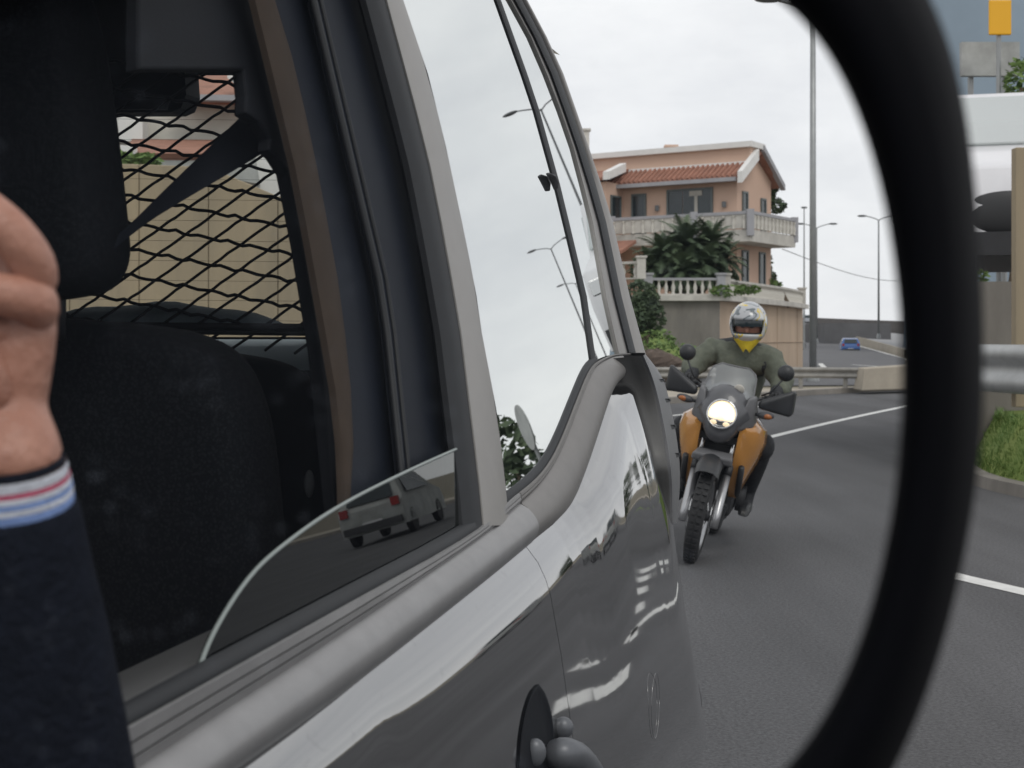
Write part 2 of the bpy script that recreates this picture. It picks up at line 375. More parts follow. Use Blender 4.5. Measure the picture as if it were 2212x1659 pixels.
# far carriageway behind the guardrail
fr = [(3, 44, 0.002), (14, 47, 0.002), U(1960, 790, 79), U(1955, 776, 105), U(1860, 750, 150), U(1765, 724, 260), U(1735, 724, 260), U(1742, 748, 150), (15.5, 78, .002), (9, 58.5, .002), (3, 57, .002)]
fr = [Vector(p) for p in fr]
mb = MB(); mb.add(fr[:4] + fr[8:], [tuple(range(7))]); mb.add(fr[3:9], [(0, 1, 4, 5), (1, 2, 3, 4)])
for q in mb.v:
    q.z = max(q.z, .004) if q.y < 140 else q.z
structure(mb.build('far_road', 'asphalt_far', fix=False))
def dash(u, v, d, ln=2.6, wd=.16, ang=.5, z=.012):
    p = G(u, v, 0) if d is None else U(u, v, d)
    t = Vector((math.sin(ang), math.cos(ang), 0)); nn = Vector((t.y, -t.x, 0)) * wd / 2
    mb = MB(); p = Vector((p.x, p.y, max(p.z, 0) + z)); mb.add([p - t * ln / 2 - nn, p + t * ln / 2 - nn, p + t * ln / 2 + nn, p - t * ln / 2 + nn], [(0, 1, 2, 3)])
    return structure(mb.build('lane_dash', 'line_paint', fix=False))
for u, v in ((1868, 790), (1850, 778), (1836, 771), (1800, 762)): dash(u, v, None, ln=5, wd=.25, ang=-.05)
strip('far_edge_line', [G(1792, 806), G(1768, 782), G(1752, 768)], .3, .014, 'line_paint')
mb = MB(); rr = [[], []]
for u, v, d in ((1960, 781, 100), (1900, 762, 130), (1840, 745, 170), (1775, 726, 250)):
    p = U(u, v, d); rr[0].append(p + Vector((0, 0, .08))); rr[1].append(p + Vector((.35, .2, .08)))
mb.grid(rr); structure(mb.build('far_edge_line', 'line_paint'))
# upper carriageway on its ramp, low wall below it, parapet behind it
mb = MB(); mb.grid([[U(1735, 706, 255), U(1800, 718, 206), U(1870, 734, 160), U(1960, 758, 113)], [U(1730, 697, 300), U(1800, 707, 280), U(1870, 714, 260), U(1960, 722, 240)]])
structure(mb.build('upper_road', 'road_pale'))
lw = [U(1748, 722, 262), U(1800, 735, 205), U(1870, 756, 158), U(1955, 786, 112)]
lt = [U(1748, 704, 262), U(1800, 716, 205), U(1870, 732, 158), U(1955, 755, 112)]
mb = MB(); dd = Vector((.3, .5, 0)); mb.grid([[p + Vector((0, 0, -2)) for p in lw], lt, [p + dd for p in lt], [p + dd + Vector((0, 0, -2)) for p in lt]])
lwall = mb.build('low_wall', 'concrete'); tag(lwall, 'low beige retaining wall between the two far carriageways', 'wall')
pw = [U(1722, 703, 300), U(1800, 709, 282), U(1870, 716, 262), U(1965, 725, 240)]; pt = [U(1722, 685, 300), U(1800, 688, 282), U(1870, 691, 262), U(1965, 694, 240)]
mb = MB(); dd = Vector((0, .4, 0)); mb.grid([[p + Vector((0, 0, -3)) for p in pw], pt, [p + dd for p in pt], [p + dd + Vector((0, 0, -4)) for p in pt]])
tag(mb.build('parapet_wall', 'parapet'), 'dark grey parapet on the skyline beyond the far road', 'wall')

# ------------------------------------------------------------------ the camera car (seen in the wing mirror)
CO = Vector((-.3687, 1.013, 0)); CA = math.atan(.2792)
CD = Vector((math.sin(CA), math.cos(CA), 0)); CN = Vector((math.cos(CA), -math.sin(CA), 0)); UPZ = Vector((0, 0, 1))
SILL = 1.23; TUM = .205
def cp(s, off, z):           # car place: s along the side, off outward, z height
    return CO + CD * s + CN * off + UPZ * z
def tum(z): return -TUM * max(0, z - SILL)
def cpt(s, off, z): return cp(s, off + tum(z), z)
def on_side(u, v, off=0, k=None):
    a = (u - 1106) / F; b = (v - V0) / F; on = CO.dot(CN)
    def hit(kk):
        d = (off - kk * (EYE - SILL) + on) / (a * CN.x + CN.y - kk * b)
        return Vector((a * d, d, EYE - b * d))
    if k is not None: return hit(k)
    p = hit(TUM)
    return p if p.z > SILL else hit(0)
def sz(u, v, off=0):
    p = on_side(u, v, off); return (p - CO).dot(CD), p.z
def curve(pts, off):
    q = [sz(u, v, off) for u, v in pts]; q = smoothpts([Vector((a, b, 0)) for a, b in q], 2); xs = [p.x for p in q]; ys = [p.y for p in q]
    return lambda s: interp(xs, ys, s) if s < xs[-1] else ys[-1]
def at_s(u, v, s):           # place on the cross plane at distance s along the car
    a = (u - 1106) / F; b = (v - V0) / F; on = CO.dot(CD)
    d = (s + on) / (a * CD.x + CD.y)
    return Vector((a * d, d, EYE - b * d))
car = thing('estate_van', cp(1.2, 0, 0), 'grey metallic van with its front window down, filling the left of the mirror', 'van')
z1 = curve([(-300, 1890), (113, 1659), (720, 1320), (1030, 1150), (1097, 1082), (1157, 1036), (1190, 994), (1216, 939), (1245, 864), (1274, 792), (1300, 775), (1329, 763), (1385, 763)], .004)
z2 = curve([(-300, 2080), (306, 1659), (720, 1388), (897, 1264), (1060, 1150), (1110, 1105), (1165, 1054), (1200, 1005), (1226, 950), (1255, 872), (1284, 796), (1305, 779), (1335, 766), (1388, 768)], .008)
z3 = curve([(-300, 2230), (509, 1659), (720, 1513), (1040, 1260), (1141, 1176), (1222, 1111), (1265, 1013), (1297, 915), (1320, 840), (1346, 814), (1388, 796)], .006)
OFF4 = .075
z4 = curve([(-300, 2560), (864, 1598), (975, 1530), (1092, 1422), (1212, 1302), (1300, 1191), (1340, 1127), (1374, 1029), (1390, 915), (1402, 850)], OFF4)
S0 = -.30
sil = [(1388, 796, .006), (1402, 850, OFF4), (1419, 915, .085), (1437, 1013, .09), (1447, 1078, .09), (1457, 1208, .10), (1462, 1282, .10), (1483, 1380, .105), (1502, 1488, .11), (1540, 1575, .13), (1551, 1659, .135), (1555, 1760, .12)]
silsz = [sz(u, v, o - .055 * min(1, max(0, o - .006) / .05)) for u, v, o in sil]
silz = [b for a, b in silsz][::-1]; sils = [a for a, b in silsz][::-1]
def stail(z): return interp(silz, sils, z) if z < silz[-1] else sils[-1]
s_seam = sz(1141, 1170, .01)[0]
def body_rows(sa, sb, n, wrap):
    rows = []
    prof = [('z3', 0, .006), ('m', .33, .040), ('m', .66, .061), ('z4', 1, OFF4), ('l', .12, .090), ('l', .3, .1), ('l', .5, .105), ('l', .7, .108), ('l', .9, .10), ('l', 1, .06)]
    for kind, t, off in prof:
        row = []
        def zz(s):
            a, b = z3(s), z4(s)
            if kind == 'z3': return a
            if kind in ('m', 'z4'): return lerp(a, b, t)
            return lerp(b, .32, t)
        # the tail end of this row
        se = sils[-1]
        for _ in range(12): se = stail(zz(min(se, sils[0] + 2)))
        b_ = min(sb, se) if wrap else sb
        for j in range(n + 1):
            s = lerp(sa, b_ if wrap else sb, j / n); bul = -.055 * max(0, (s - b_ + .34) / .34) ** 2 * min(1, max(0, off - .006) / .05) if wrap else 0
            z = zz(s)
            fq = min(1, max(.45, (z3(s) - z4(s)) / .13)); fq = lerp(fq, 1, min(1, t * 2.2)) if kind == 'l' else fq
            row.append(cpt(s, .006 + (off - .006) * fq + bul, z))
        if wrap:
            zt = zz(b_)
            for ds, do in ((.03, .012), (.055, .04), (.075, .10), (.085, .22)):
                row.append(cpt(b_ + ds, .006 + (off - .006) * fq - do - .055 * min(1, max(0, off - .006) / .05), zt))
        rows.append(row)
    return rows
mb = MB(); mb.grid(body_rows(S0, s_seam - .0012, 60, False)); door = mb.build('door', 'car_paint', car, smooth=True)
mb = MB(); mb.grid(body_rows(s_seam + .0012, 9, 130, True)); quarter = mb.build('rear_side_panel', 'car_paint', car, smooth=True)
mb = MB(); mb.grid([[cpt(s_seam - .02, o - .02, z) for o, z in ((.0, 1.2), (.07, 1.05), (.1, .7), (.08, .35))], [cpt(s_seam + .02, o - .02, z) for o, z in ((.0, 1.2), (.07, 1.05), (.1, .7), (.08, .35))]])
mb.build('door_seam', 'trim_grey', car)
def molding(sa, sb, n, name, m, bul, endcap=True):
    rows = []
    s_list = [lerp(sa, sb, j / n) for j in range(n + 1)]
    # grooved flat waist strip
    prof = []
    for s in s_list:
        a, b, c = z1(s), z2(s), z3(s); col = []
        for t in (0, .02, .3, .34, .38, .62, .66, .7, 1):
            o = .004 + (.004 if t in (.02, .3, .38, .62, .7) else 0) + (-.004 if t in (.34, .66) else 0)
            col.append(cpt(s, o, lerp(a, b, t)))
        for k in range(1, 10):
            t = k / 10; col.append(cpt(s, .006 + bul * math.sin(math.pi * t) ** .7, lerp(b, c, t)))
        col.append(cpt(s, .004, c)); prof.append(col)
    mb = MB(); mb.grid(prof)
    if endcap:
        for col in (prof[0], prof[-1]): mb.add([p for p in col] , [tuple(range(len(col)))])
    return mb.build(name, m, car, smooth=True, auto=50)
molding(S0, s_seam - .002, 40, 'belt_molding', 'belt_trim_front', .024)
molding(s_seam + .002, sils[-1] - .004, 90, 'belt_molding', 'belt_trim', .020)
# black seal between glass and molding
mb = MB(); ss = [lerp(S0, sz(1290, 785)[0], j / 70) for j in range(71)]
mb.grid([[cpt(s, -.010, z1(s) - .02) for s in ss], [cpt(s, .0035, z1(s) - .002) for s in ss], [cpt(s, .002, z1(s) + .010) for s in ss], [cpt(s, -.012, z1(s) + .012) for s in ss]]); mb.build('window_seal', 'rubber', car, smooth=True)
def side_poly(pts, off, depth=.006, k=TUM):
    q = [on_side(u, v, off, k) for u, v in pts]; nn = (CN + UPZ * k).normalized()
    return MB().prism(q, nn * -depth)
def band(la, lb, off, name, m, parent=car, bulge=0, n=5, smooth=True, depth=.01):   # ribbon between two traced upright edges
    rows = []
    for (ua, va), (ub, vb) in zip(la, lb):
        a = on_side(ua, va, off, TUM); b = on_side(ub, vb, off, TUM)
        row = [a - CN * depth]
        for k in range(n + 1):
            t = k / n; row.append(a.lerp(b, t) + CN * bulge * math.sin(math.pi * t) ** .6)
        rows.append(row + [b - CN * depth])
    mb = MB(); mb.grid(rows); return mb.build(name, m, parent, smooth=smooth, auto=50)
def sampled(pts, vs): 
    p = sorted(pts, key=lambda q: q[1]); return [(interp([q[1] for q in p], [q[0] for q in p], v), v) for v in vs]
VS = [-420, -260, -100, 0, 120, 240, 360, 480, 600, 720, 840, 960, 1050, 1150]
PL = [(836, 0), (895, 219), (938, 391), (981, 625), (997, 720), (1017, 883), (1037, 1046), (1046, 1140)]
PR = [(871, 0), (926, 164), (965, 324), (1008, 527), (1031, 648), (1041, 720), (1072, 883), (1089, 1013), (1097, 1104)]
BL = [(551, 0), (598, 195), (645, 391), (691, 648), (735, 900), (744, 1080), (745, 1200)]
BR = [(594, 0), (641, 156), (691, 391), (738, 648), (760, 860), (762, 960), (752, 1080), (747, 1200)]
DV = [(1076, 0), (1153, 215), (1207, 410), (1262, 641), (1283, 790)]
DL = [(1106, 0), (1137, 51), (1199, 195), (1246, 332), (1285, 488), (1313, 648), (1342, 775)]
DR = [(1129, 0), (1152, 39), (1207, 156), (1258, 305), (1309, 449), (1356, 648), (1390, 768)]
VSP = VS[:-1] + [1135]
band(sampled(PL, VSP), sampled(PR, VSP), .006, 'pillar_cover', 'pillar_paint', bulge=.003)
sh = lambda pts, du: [(u + du, v) for u, v in pts]
band(sampled(sh(PL, -46), VS), sampled(sh(PL, -1), VS), -.008, 'pillar_seal', 'rubber', bulge=.012)
# inside of the pillar: three dark bands at their own depths, with weatherstrips on the steps
MID = [(676, 0), (752, 324), (828, 648), (880, 1150)]
band(sampled(BR, VS), sampled(MID, VS), -.075, 'pillar_trim', 'trim_blue', bulge=.01)
band(sampled(MID, VS), sampled(sh(PL, -46), VS), -.045, 'pillar_trim', 'trim_blue', bulge=.006)
band(sampled(BL, VS[:-1] + [1200]), sampled(BR, VS[:-1] + [1200]), -.065, 'weatherstrip', 'trim_brown', bulge=.006)
for ln, r_ in ((MID, .006), (sh(MID, 16), .004), (sh(PL, -52), .006), (sh(PL, -64), .004)):
    mb = MB(); mb.tube([on_side(u, v, -.042, TUM) for u, v in sampled(ln, VS)], r_, 8); mb.build('weatherstrip', 'rubber', car, smooth=True)
# rear side glass, divider, quarter glass, rear pillar
VT = [-330, -200, -100, 0, 80, 160, 240, 320, 400, 480, 560, 640, 720]
low = [(1097, 1098), (1157, 1044), (1190, 1002), (1216, 947), (1245, 872), (1272, 800)]
gp = sampled(PR, VT) + [(1041, 720), (1072, 883), (1089, 1013)] + low + sampled(DV, VT)[::-1]
side_poly(gp, -.004, .004).build('side_glass', 'glass_side', car)
qp = sampled(DV, VT + [785]) + [(1310, 775), (1338, 768)] + sampled(DL, VT)[::-1]
side_poly(qp, -.004, .004).build('quarter_glass', 'glass_side', car)
band(sampled(sh(DV, -4), VT + [788]), sampled(sh(DV, 6), VT + [788]), -.001, 'glass_divider', 'rubber', bulge=.003)
mdl = [((a[0] + b[0]) / 2 + 2, a[1]) for a, b in zip(sampled(DL, VT + [770]), sampled(DR, VT + [770]))]
band(sampled(sh(DL, -2), VT + [772]), mdl, .002, 'rear_pillar', 'pillar_paint', bulge=-.004)
band([(u - 6, v) for u, v in mdl], [(u + 8, v) for u, v in mdl], .004, 'pillar_seal', 'rubber', bulge=.004)
band([(u + 6, v) for u, v in mdl], sampled(sh(DR, 4), VT + [772]), .002, 'rear_pillar', 'pillar_paint', bulge=.010)
pts = [on_side(1179, 376, .0), on_side(1186, 381, .0), on_side(1193, 395, .0), on_side(1195, 408, .0)]
mb = MB(); mb.tube([p + CN * .006 for p in pts], [.006, .010, .010, .006], 10, flat=.5); mb.build('glass_catch', 'dark_plastic', car, smooth=True)
# front glass, wound part of the way down, with its ground edge
arc = [(415, 1490), (434, 1431), (456, 1376), (489, 1317), (526, 1262), (567, 1214), (626, 1166), (692, 1118), (766, 1074), (840, 1037), (913, 1002), (990, 968)]
fg = side_poly(arc + [(1003, 1175), (720, 1335), (415, 1500)], -.016, .004, .15).build('door_glass', 'glass_door', car)
mb = MB(); mb.tube(smoothpts([on_side(u, v, -.016, .15) for u, v in arc]), .0026, 8); mb.build('glass_edge', 'glass_edge', fg, smooth=True)
mb = MB(); mb.tube([on_side(u, v, -.022, TUM) for u, v in ((984, 955), (990, 1040), (998, 1175))], .006, 8); mb.build('glass_guide', 'rubber', car, smooth=True)
# inner top edge of the door
mb = MB(); pts = [(-350, 1858), (0, 1655), (430, 1432), (720, 1285), (1000, 1128)]
mb.grid([[on_side(u, v, -.05, TUM) - CN * .12 + UPZ * -.03 for u, v in pts], [on_side(u, v, -.06, TUM) + UPZ * .002 - CN * .03 for u, v in pts], [on_side(u, v, -.05, TUM) + UPZ * .004 for u, v in pts], [on_side(u, v, -.03, TUM) + UPZ * -.012 for u, v in pts], [on_side(u, v, -.028, TUM) + UPZ * -.06 for u, v in pts]])
mb.build('door_top_trim', 'sill_trim', car, smooth=True, auto=80)
# door handle in its bowl
bowl = [(1163, 1482), (1178, 1500), (1192, 1545), (1198, 1610), (1196, 1700), (1180, 1760), (1140, 1760), (1122, 1690), (1124, 1610), (1134, 1545), (1148, 1500)]
bp_ = smoothpts([Vector((a, b, 0)) for a, b in bowl + bowl[:1]], 2)[:-1]
cx_, cy_ = 1160, 1640; mb = MB(); rows = []
def boff(s, z):
    t = (z4(s) - z) / (z4(s) - .32); f_ = lerp(min(1, max(.25, (z3(s) - z4(s)) / .13)), 1, min(1, t * 2.2))
    return .006 + (interp([0, .12, .3, .5, .7, 1], [.075, .09, .1, .105, .108, .1], t) - .006) * f_
def on_body(u, v, e):
    q = on_side(u, v, .08, 0)
    for _ in range(4): q = on_side(u, v, boff((q - CO).dot(CD), q.z) + e, 0)
    return q
for r_, o_ in ((1.04, -.004), (1.02, .0035), (.97, .0035), (.9, .0015), (.6, .001), (.05, .001)): rows.append([on_body(cx_ + (p.x - cx_) * r_, cy_ + (p.y - cy_) * r_, o_) for p in bp_])
mb.grid(rows, closed=True); hb = mb.build('door_handle', 'trim_black', car, smooth=True)
mb = MB(); mb.tube(smoothpts([on_body(1192, 1640, .006), on_body(1214, 1622, .030), on_body(1258, 1640, .045), on_body(1292, 1710, .05), on_body(1296, 1850, .05)]), [.014, .016, .018, .020] + [.024] * 16, 16); mb.build('grip', 'handle_grey', hb, smooth=True)
mb = MB(); mb.ball(on_body(1217, 1572, .008), .017, 18, 10, (1, .8, 1.05)); mb.build('grip_end', 'handle_grey', hb, smooth=True)
mb = MB(); mb.ball(on_body(1156, 1625, .004), .017, 18, 10, (1, .7, 1.25)); mb.build('lock_barrel', 'handle_grey', hb, smooth=True)
fp_ = sz(1433, 1500, .109)
# fuel flap, tail lamp strip, bumper flare, rear wheel
mb = MB(); mb.tube([cpt(fp_[0] - .10 + .05 * math.cos(2 * math.pi * k / 26), .1085, fp_[1] + .07 * math.sin(2 * math.pi * k / 26)) for k in range(27)], .0004, 6); mb.build('fuel_flap', 'car_paint', car, smooth=True)
lamp_l = [(1390, 768), (1409, 812), (1424, 866), (1440, 948), (1452, 1029), (1453, 1130)]
lamp_r = [(1392, 762), (1431, 811), (1447, 866), (1463, 948), (1471, 1029), (1462, 1130)]
def tail_pt(q, o): return on_side(q[0], q[1], o)
la = smoothpts([Vector((a, b, 0)) for a, b in lamp_l]); lb = smoothpts([Vector((a, b, 0)) for a, b in lamp_r])
rows = []
for p, q in zip(la, lb):
    a = on_side(p.x, p.y, .075); b = on_side(q.x, q.y, .045)
    rows.append([a - CN * .05, a - CN * .012, a, a.lerp(b, .5) + CN * .004, b, b - CN * .25 + CD * .04])
mb = MB(); mb.grid([[on_side(p.x - 84, p.y + 8, -.010), on_side(p.x - 54, p.y + 5, .022), on_side(p.x - 26, p.y + 2, .046), on_side(p.x - 10, p.y, .066), on_side(p.x + 3, p.y, .073), on_side(p.x + 3, p.y, .05)] for p in la]); mb.build('rear_corner', 'corner_grey', car, smooth=True)
mb = MB(); mb.grid(rows); tl = mb.build('tail_lamp', 'grey_plastic', car, smooth=True, auto=60)
for k in (6, 9, 12, 15):
    if k + 1 < len(rows):
        r0, r1 = rows[k], rows[k + 1]
        mb = MB(); e = CN * .004
        mb.grid([[r0[2].lerp(r0[4], .45) + e, r0[3].lerp(r0[4], .3) + e * 1.6, r0[4] + e], [r0[2].lerp(r1[4], .5) + e, r0[4].lerp(r1[4], .35) + e, r0[4].lerp(r1[4], .5) + e]]); mb.build('lamp_gap', 'rubber', tl)
wh = MB(); wh.lathe([(.20, -.1), (.32, -.1), (.345, -.07), (.35, 0), (.345, .07), (.32, .1), (.20, .1)], cp(fp_[0] - .25, -.06, .35), CN, 28); wheel = wh.build('wheel', 'tyre', car, smooth=True)
wh = MB(); wh.lathe([(.02, .06), (.08, .07), (.19, .05), (.205, .09)], cp(fp_[0] - .25, -.06, .35), CN, 24); wh.build('rim', 'alloy', wheel, smooth=True)
bs = stail(.45)
mb = MB(); mb.tube([cp(bs - .18, .0, .50), cp(bs - .08, -.02, .5), cp(bs - .04, -.12, .5), cp(bs - .02, -.3, .5), cp(bs - .02, -.7, .5), cp(bs - .02, -1.5, .5)], [.08, .1, .11, .11, .11, .11], 12); mb.build('bumper', 'dark_plastic', car, smooth=True)
# shell behind: roof, far side, floor, tail
ST = stail(1.3) - .02; WIN = -1.62
def xs_pt(s, w_, z): return cp(s, w_, z)
zr = 2.30
mb = MB(); rows = []
for s in (S0, .5, 1.2, 2.0, ST - .05):
    rows.append([cp(s, tum(zr) - .01 - t * 1.6, zr - .02 + .09 * math.sin(math.pi * t) ** .5) for t in [k / 12 for k in range(13)]])
mb.grid(rows); mb.build('roof', 'car_paint', car, smooth=True)
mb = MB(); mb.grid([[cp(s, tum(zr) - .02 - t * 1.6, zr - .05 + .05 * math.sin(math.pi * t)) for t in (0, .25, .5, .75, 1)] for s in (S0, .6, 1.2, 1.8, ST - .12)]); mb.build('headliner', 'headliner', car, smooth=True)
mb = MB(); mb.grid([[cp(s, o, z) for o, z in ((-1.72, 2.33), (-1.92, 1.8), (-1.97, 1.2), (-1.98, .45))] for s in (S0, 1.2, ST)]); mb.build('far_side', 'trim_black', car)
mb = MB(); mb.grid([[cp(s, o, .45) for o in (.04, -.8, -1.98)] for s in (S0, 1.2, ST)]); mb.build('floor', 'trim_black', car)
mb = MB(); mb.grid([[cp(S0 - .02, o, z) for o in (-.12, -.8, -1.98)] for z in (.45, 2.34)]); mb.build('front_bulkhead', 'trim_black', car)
# inner skin of the rear side; dark sheet added behind the glass blocks light
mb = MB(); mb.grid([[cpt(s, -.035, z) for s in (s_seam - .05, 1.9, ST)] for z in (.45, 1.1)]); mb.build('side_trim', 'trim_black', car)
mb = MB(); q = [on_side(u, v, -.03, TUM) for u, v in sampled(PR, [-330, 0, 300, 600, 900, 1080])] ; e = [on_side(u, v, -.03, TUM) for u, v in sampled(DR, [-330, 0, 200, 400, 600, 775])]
mb.grid([[a for a in q], [a.lerp(b, .5) for a, b in zip(q, e)], e]); mb.build('light_block', 'trim_black', car)
# tail wall with the rear window opening
def tq(u, v, ds=0): return at_s(u, v, ST + ds)
o4 = [tq(40, 163), tq(628, 163), tq(716, 728), tq(20, 728)]
def in_car(p): return (p - CO).dot(CN), p.z
outer = [cp(ST, -1.78, 2.44), cp(ST, tum(2.33) - .14, 2.30), cp(ST, .02, .45), cp(ST, -1.98, .45)]
mb = MB(); mb.add(o4 + outer, [(0, 1, 5, 4), (1, 2, 6, 5), (2, 3, 7, 6), (3, 0, 4, 7)])
tg = mb.build('tailgate', 'trim_black', car, fix=False)
mb = MB(); mb.prism([p + CD * .012 for p in o4], CD * .004); rw = mb.build('rear_window', 'glass_rear', car)
mb = MB()
for v in (257, 301, 342, 386, 430, 475, 519, 562, 605, 647, 690): mb.tube([tq(40, v - 2, .008), tq(700, v + 4, .008)], .00045, 4)
o = mb.build('demister_line', 'trim_brown', rw); o['kind'] = 'stuff'
mb = MB(); a = [tq(60, 130), tq(430, 130), tq(436, 215), tq(425, 244), tq(405, 253), tq(60, 254)]; mb.prism([p - CD * .01 for p in a], CD * -.08); mb.build('wiper_motor_cover', 'trim_black', tg)
mb = MB(); a = [tq(150, 226), tq(408, 226), tq(398, 249), tq(150, 249)]; mb.prism([p - CD * .095 for p in a], CD * -.01); mb.build('cover_edge', 'trim_grey', tg)
mb = MB(); mb.grid([[tq(380, 733, -.02), tq(720, 733, -.02)], [tq(380, 748, -.10), tq(720, 748, -.10)], [tq(380, 800, -.13), tq(720, 800, -.13)]]); mb.build('tailgate_ledge', 'tail_trim', car, smooth=True)
# luggage net behind the seats
SN = 1.62
mb = MB(); mb.tube([at_s(60, 698, SN), at_s(300, 703, SN), at_s(740, 708, SN)], .007, 8); mb.tube([at_s(60, 712, SN), at_s(300, 716, SN), at_s(740, 721, SN)], .005, 8)
nb = mb.build('cargo_net', 'rubber', car, smooth=True)
def wob(x, ph, a): return a * math.sin(x * .11 + ph) + a * .5 * math.sin(x * .23 + ph * 2.3)
for i in range(12):      # cords that sag down to the right
    v_at = 190 + i * 57 - 57 * 2; pts = []
    for u in range(60, 741, 16):
        v = v_at + .195 * (u - 250) + wob(u, i * 1.9, 2.6)
        if 120 < v < 705: pts.append(at_s(u, v, SN + .002 * math.sin(u * .2)))
    if len(pts) > 3: mb = MB(); mb.tube(pts, .0036, 6); mb.build('cord', 'net_cord', nb, smooth=True)
for j in range(19):      # cords that rise to the right
    v_at = 190 + j * 53; pts = []
    for u in range(60, 741, 16):
        v = v_at - .71 * (u - 250) + wob(u, j * 1.3, .9)
        if 120 < v < 765: pts.append(at_s(u, v, SN + .004))
    if len(pts) > 3: mb = MB(); mb.tube(pts, .0029, 6); mb.build('cord', 'net_cord', nb, smooth=True)
# seats
def pillow(name, outline, s, th, m, parent, rnd=.5):   # padded slab: outline in the cross plane at s, thickness along the car
    c = sum((Vector((u, v, 0)) for u, v in outline), Vector()) / len(outline)
    op = smoothpts([Vector((u, v, 0)) for u, v in outline] + [Vector((outline[0][0], outline[0][1], 0))], 2)[:-1]
    rows = []
    for k in range(9):
        a = math.pi * k / 8; sc_ = .80 + .20 * math.sin(a) ** rnd; ds = -math.cos(a) * th / 2
        rows.append([at_s(c.x + (p.x - c.x) * sc_, c.y + (p.y - c.y) * sc_, s) + CD * ds for p in op])
    mb = MB(); mb.grid(rows, closed=True); n = len(op)
    mb.f.append(tuple(range(n))); mb.f.append(tuple(range(8 * n, 9 * n)))
    return mb.build(name, m, parent, smooth=True)
seat = pillow('seat', [(-420, 700), (-250, 672), (100, 684), (330, 700), (440, 724), (508, 775), (548, 860), (575, 1000), (600, 1300), (620, 1750), (-420, 1750)], .95, .16, 'seat_fabric', car, .4)
pillow('headrest', [(-330, -120), (-100, -160), (130, -120), (188, 60), (214, 260), (238, 480), (245, 570), (216, 630), (150, 646), (40, 655), (-200, 655), (-330, 560)], .80, .13, 'seat_fabric', seat, .35)
for u in (20, 130): mb = MB(); mb.tube([at_s(u, 630, .82), at_s(u, 730, .86)], .008, 8); mb.build('headrest_post', 'dark_plastic', seat, smooth=True)
pillow('seat', [(-420, 735), (100, 720), (520, 760), (640, 790), (700, 860), (720, 1100), (720, 1750), (-420, 1750)], 1.45, .14, 'trim_black', car, .5)
# belt and its upper anchor on the pillar
trim = [(528, 150), (534, 205), (532, 243), (560, 262), (585, 300), (582, 322), (600, 338), (622, 372), (652, 520), (692, 762), (712, 960), (742, 1250), (800, 1250), (640, 380), (552, 0), (530, -200), (300, -200), (300, 150)]
mb = MB(); q = [on_side(u, v, -.10, TUM) for u, v in trim]; mb.prism(q, (CN + UPZ * TUM) * -.02); mb.build('pillar_trim', 'trim_black', car, bevel=.004)
mb = MB(); q = [on_side(u, v, -.085, TUM) for u, v in ((500, 150), (545, 150), (600, 330), (560, 330))]
e1 = smoothpts([Vector((600, 215, 0)), Vector((545, 228, 0)), Vector((470, 300, 0)), Vector((360, 405, 0)), Vector((268, 498, 0)), Vector((140, 600, 0)), Vector((0, 700, 0))])
e2 = smoothpts([Vector((640, 290, 0)), Vector((590, 318, 0)), Vector((500, 372, 0)), Vector((400, 430, 0)), Vector((300, 492, 0)), Vector((160, 612, 0)), Vector((0, 725, 0))])
rows = [[], [], [], []]
n = len(e1)
for i, (p, q) in enumerate(zip(e1, e2)):
    s_ = lerp(1.05, .70, i / (n - 1))
    rows[0].append(at_s(p.x, p.y, s_)); rows[1].append(at_s(q.x, q.y, s_)); rows[2].append(at_s(q.x, q.y, s_ + .003)); rows[3].append(at_s(p.x, p.y, s_ + .003))
mb.v = []; mb.f = []; mb.grid(rows + [rows[0]]); belt = mb.build('seat_belt', 'strap', car, smooth=True, auto=40)
mb = MB(); mb.ball(at_s(600, 262, 1.04), .03, 14, 8, (1, .5, 1.5)); mb.build('belt_anchor', 'trim_black', car, smooth=True)
mb = MB(); mb.ball(at_s(668, 1045, 1.15), .010, 12, 8, (.8, .6, 2.2)); mb.build('belt_buckle', 'trim_grey', car, smooth=True)
# soft bag in the luggage space
bag = []
mb = MB(); rows = []
for k in range(13):
    t = k / 12; u = lerp(120, 640, t); h = 58 * math.sin(math.pi * min(1, t * .9 + .12)) ** .6 * (1 + .08 * math.sin(t * 17))
    rows.append([at_s(u, 712 - h * math.sin(math.pi * a / 8) ** .8, SN + .16 - .16 * math.cos(math.pi * a / 8)) for a in range(9)])
mb.grid(rows); bg_ = mb.build('travel_bag', 'bag_cloth', None, smooth=True); tag(bg_, 'soft blue-grey cloth bag lying behind the luggage net', 'bag')

# ------------------------------------------------------------------ wing mirror: rim, shell, pane
MD = .42
def mpt(u, v, d): return U(u, v, d)
inner_r = [(1560, -62), (1640, -30), (1702, 14), (1760, 75), (1815, 160), (1868, 285), (1908, 430), (1933, 580), (1946, 720), (1948, 860), (1942, 980), (1926, 1110), (1900, 1240), (1866, 1360), (1826, 1460), (1782, 1545), (1734, 1615), (1684, 1672), (1620, 1728), (1540, 1770)]
outer_r = [(1700, -330), (1800, -290), (1900, -190), (1965, -95), (2012, 0), (2050, 90), (2080, 200), (2102, 340), (2118, 520), (2126, 700), (2124, 880), (2116, 1000), (2098, 1130), (2070, 1270), (2036, 1400), (1992, 1530), (1935, 1660), (1880, 1750), (1800, 1850), (1680, 1930)]
left_i = [(1200, 1790), (700, 1800), (200, 1795), (-100, 1760), (-260, 1650), (-340, 1450), (-370, 1100), (-370, 700), (-340, 300), (-260, 60), (-100, -50), (300, -90), (800, -95), (1250, -90)]
left_o = [(1200, 1970), (700, 1985), (200, 1980), (-180, 1930), (-400, 1780), (-510, 1500), (-550, 1100), (-550, 700), (-520, 250), (-420, -60), (-200, -250), (300, -330), (800, -350), (1250, -345)]
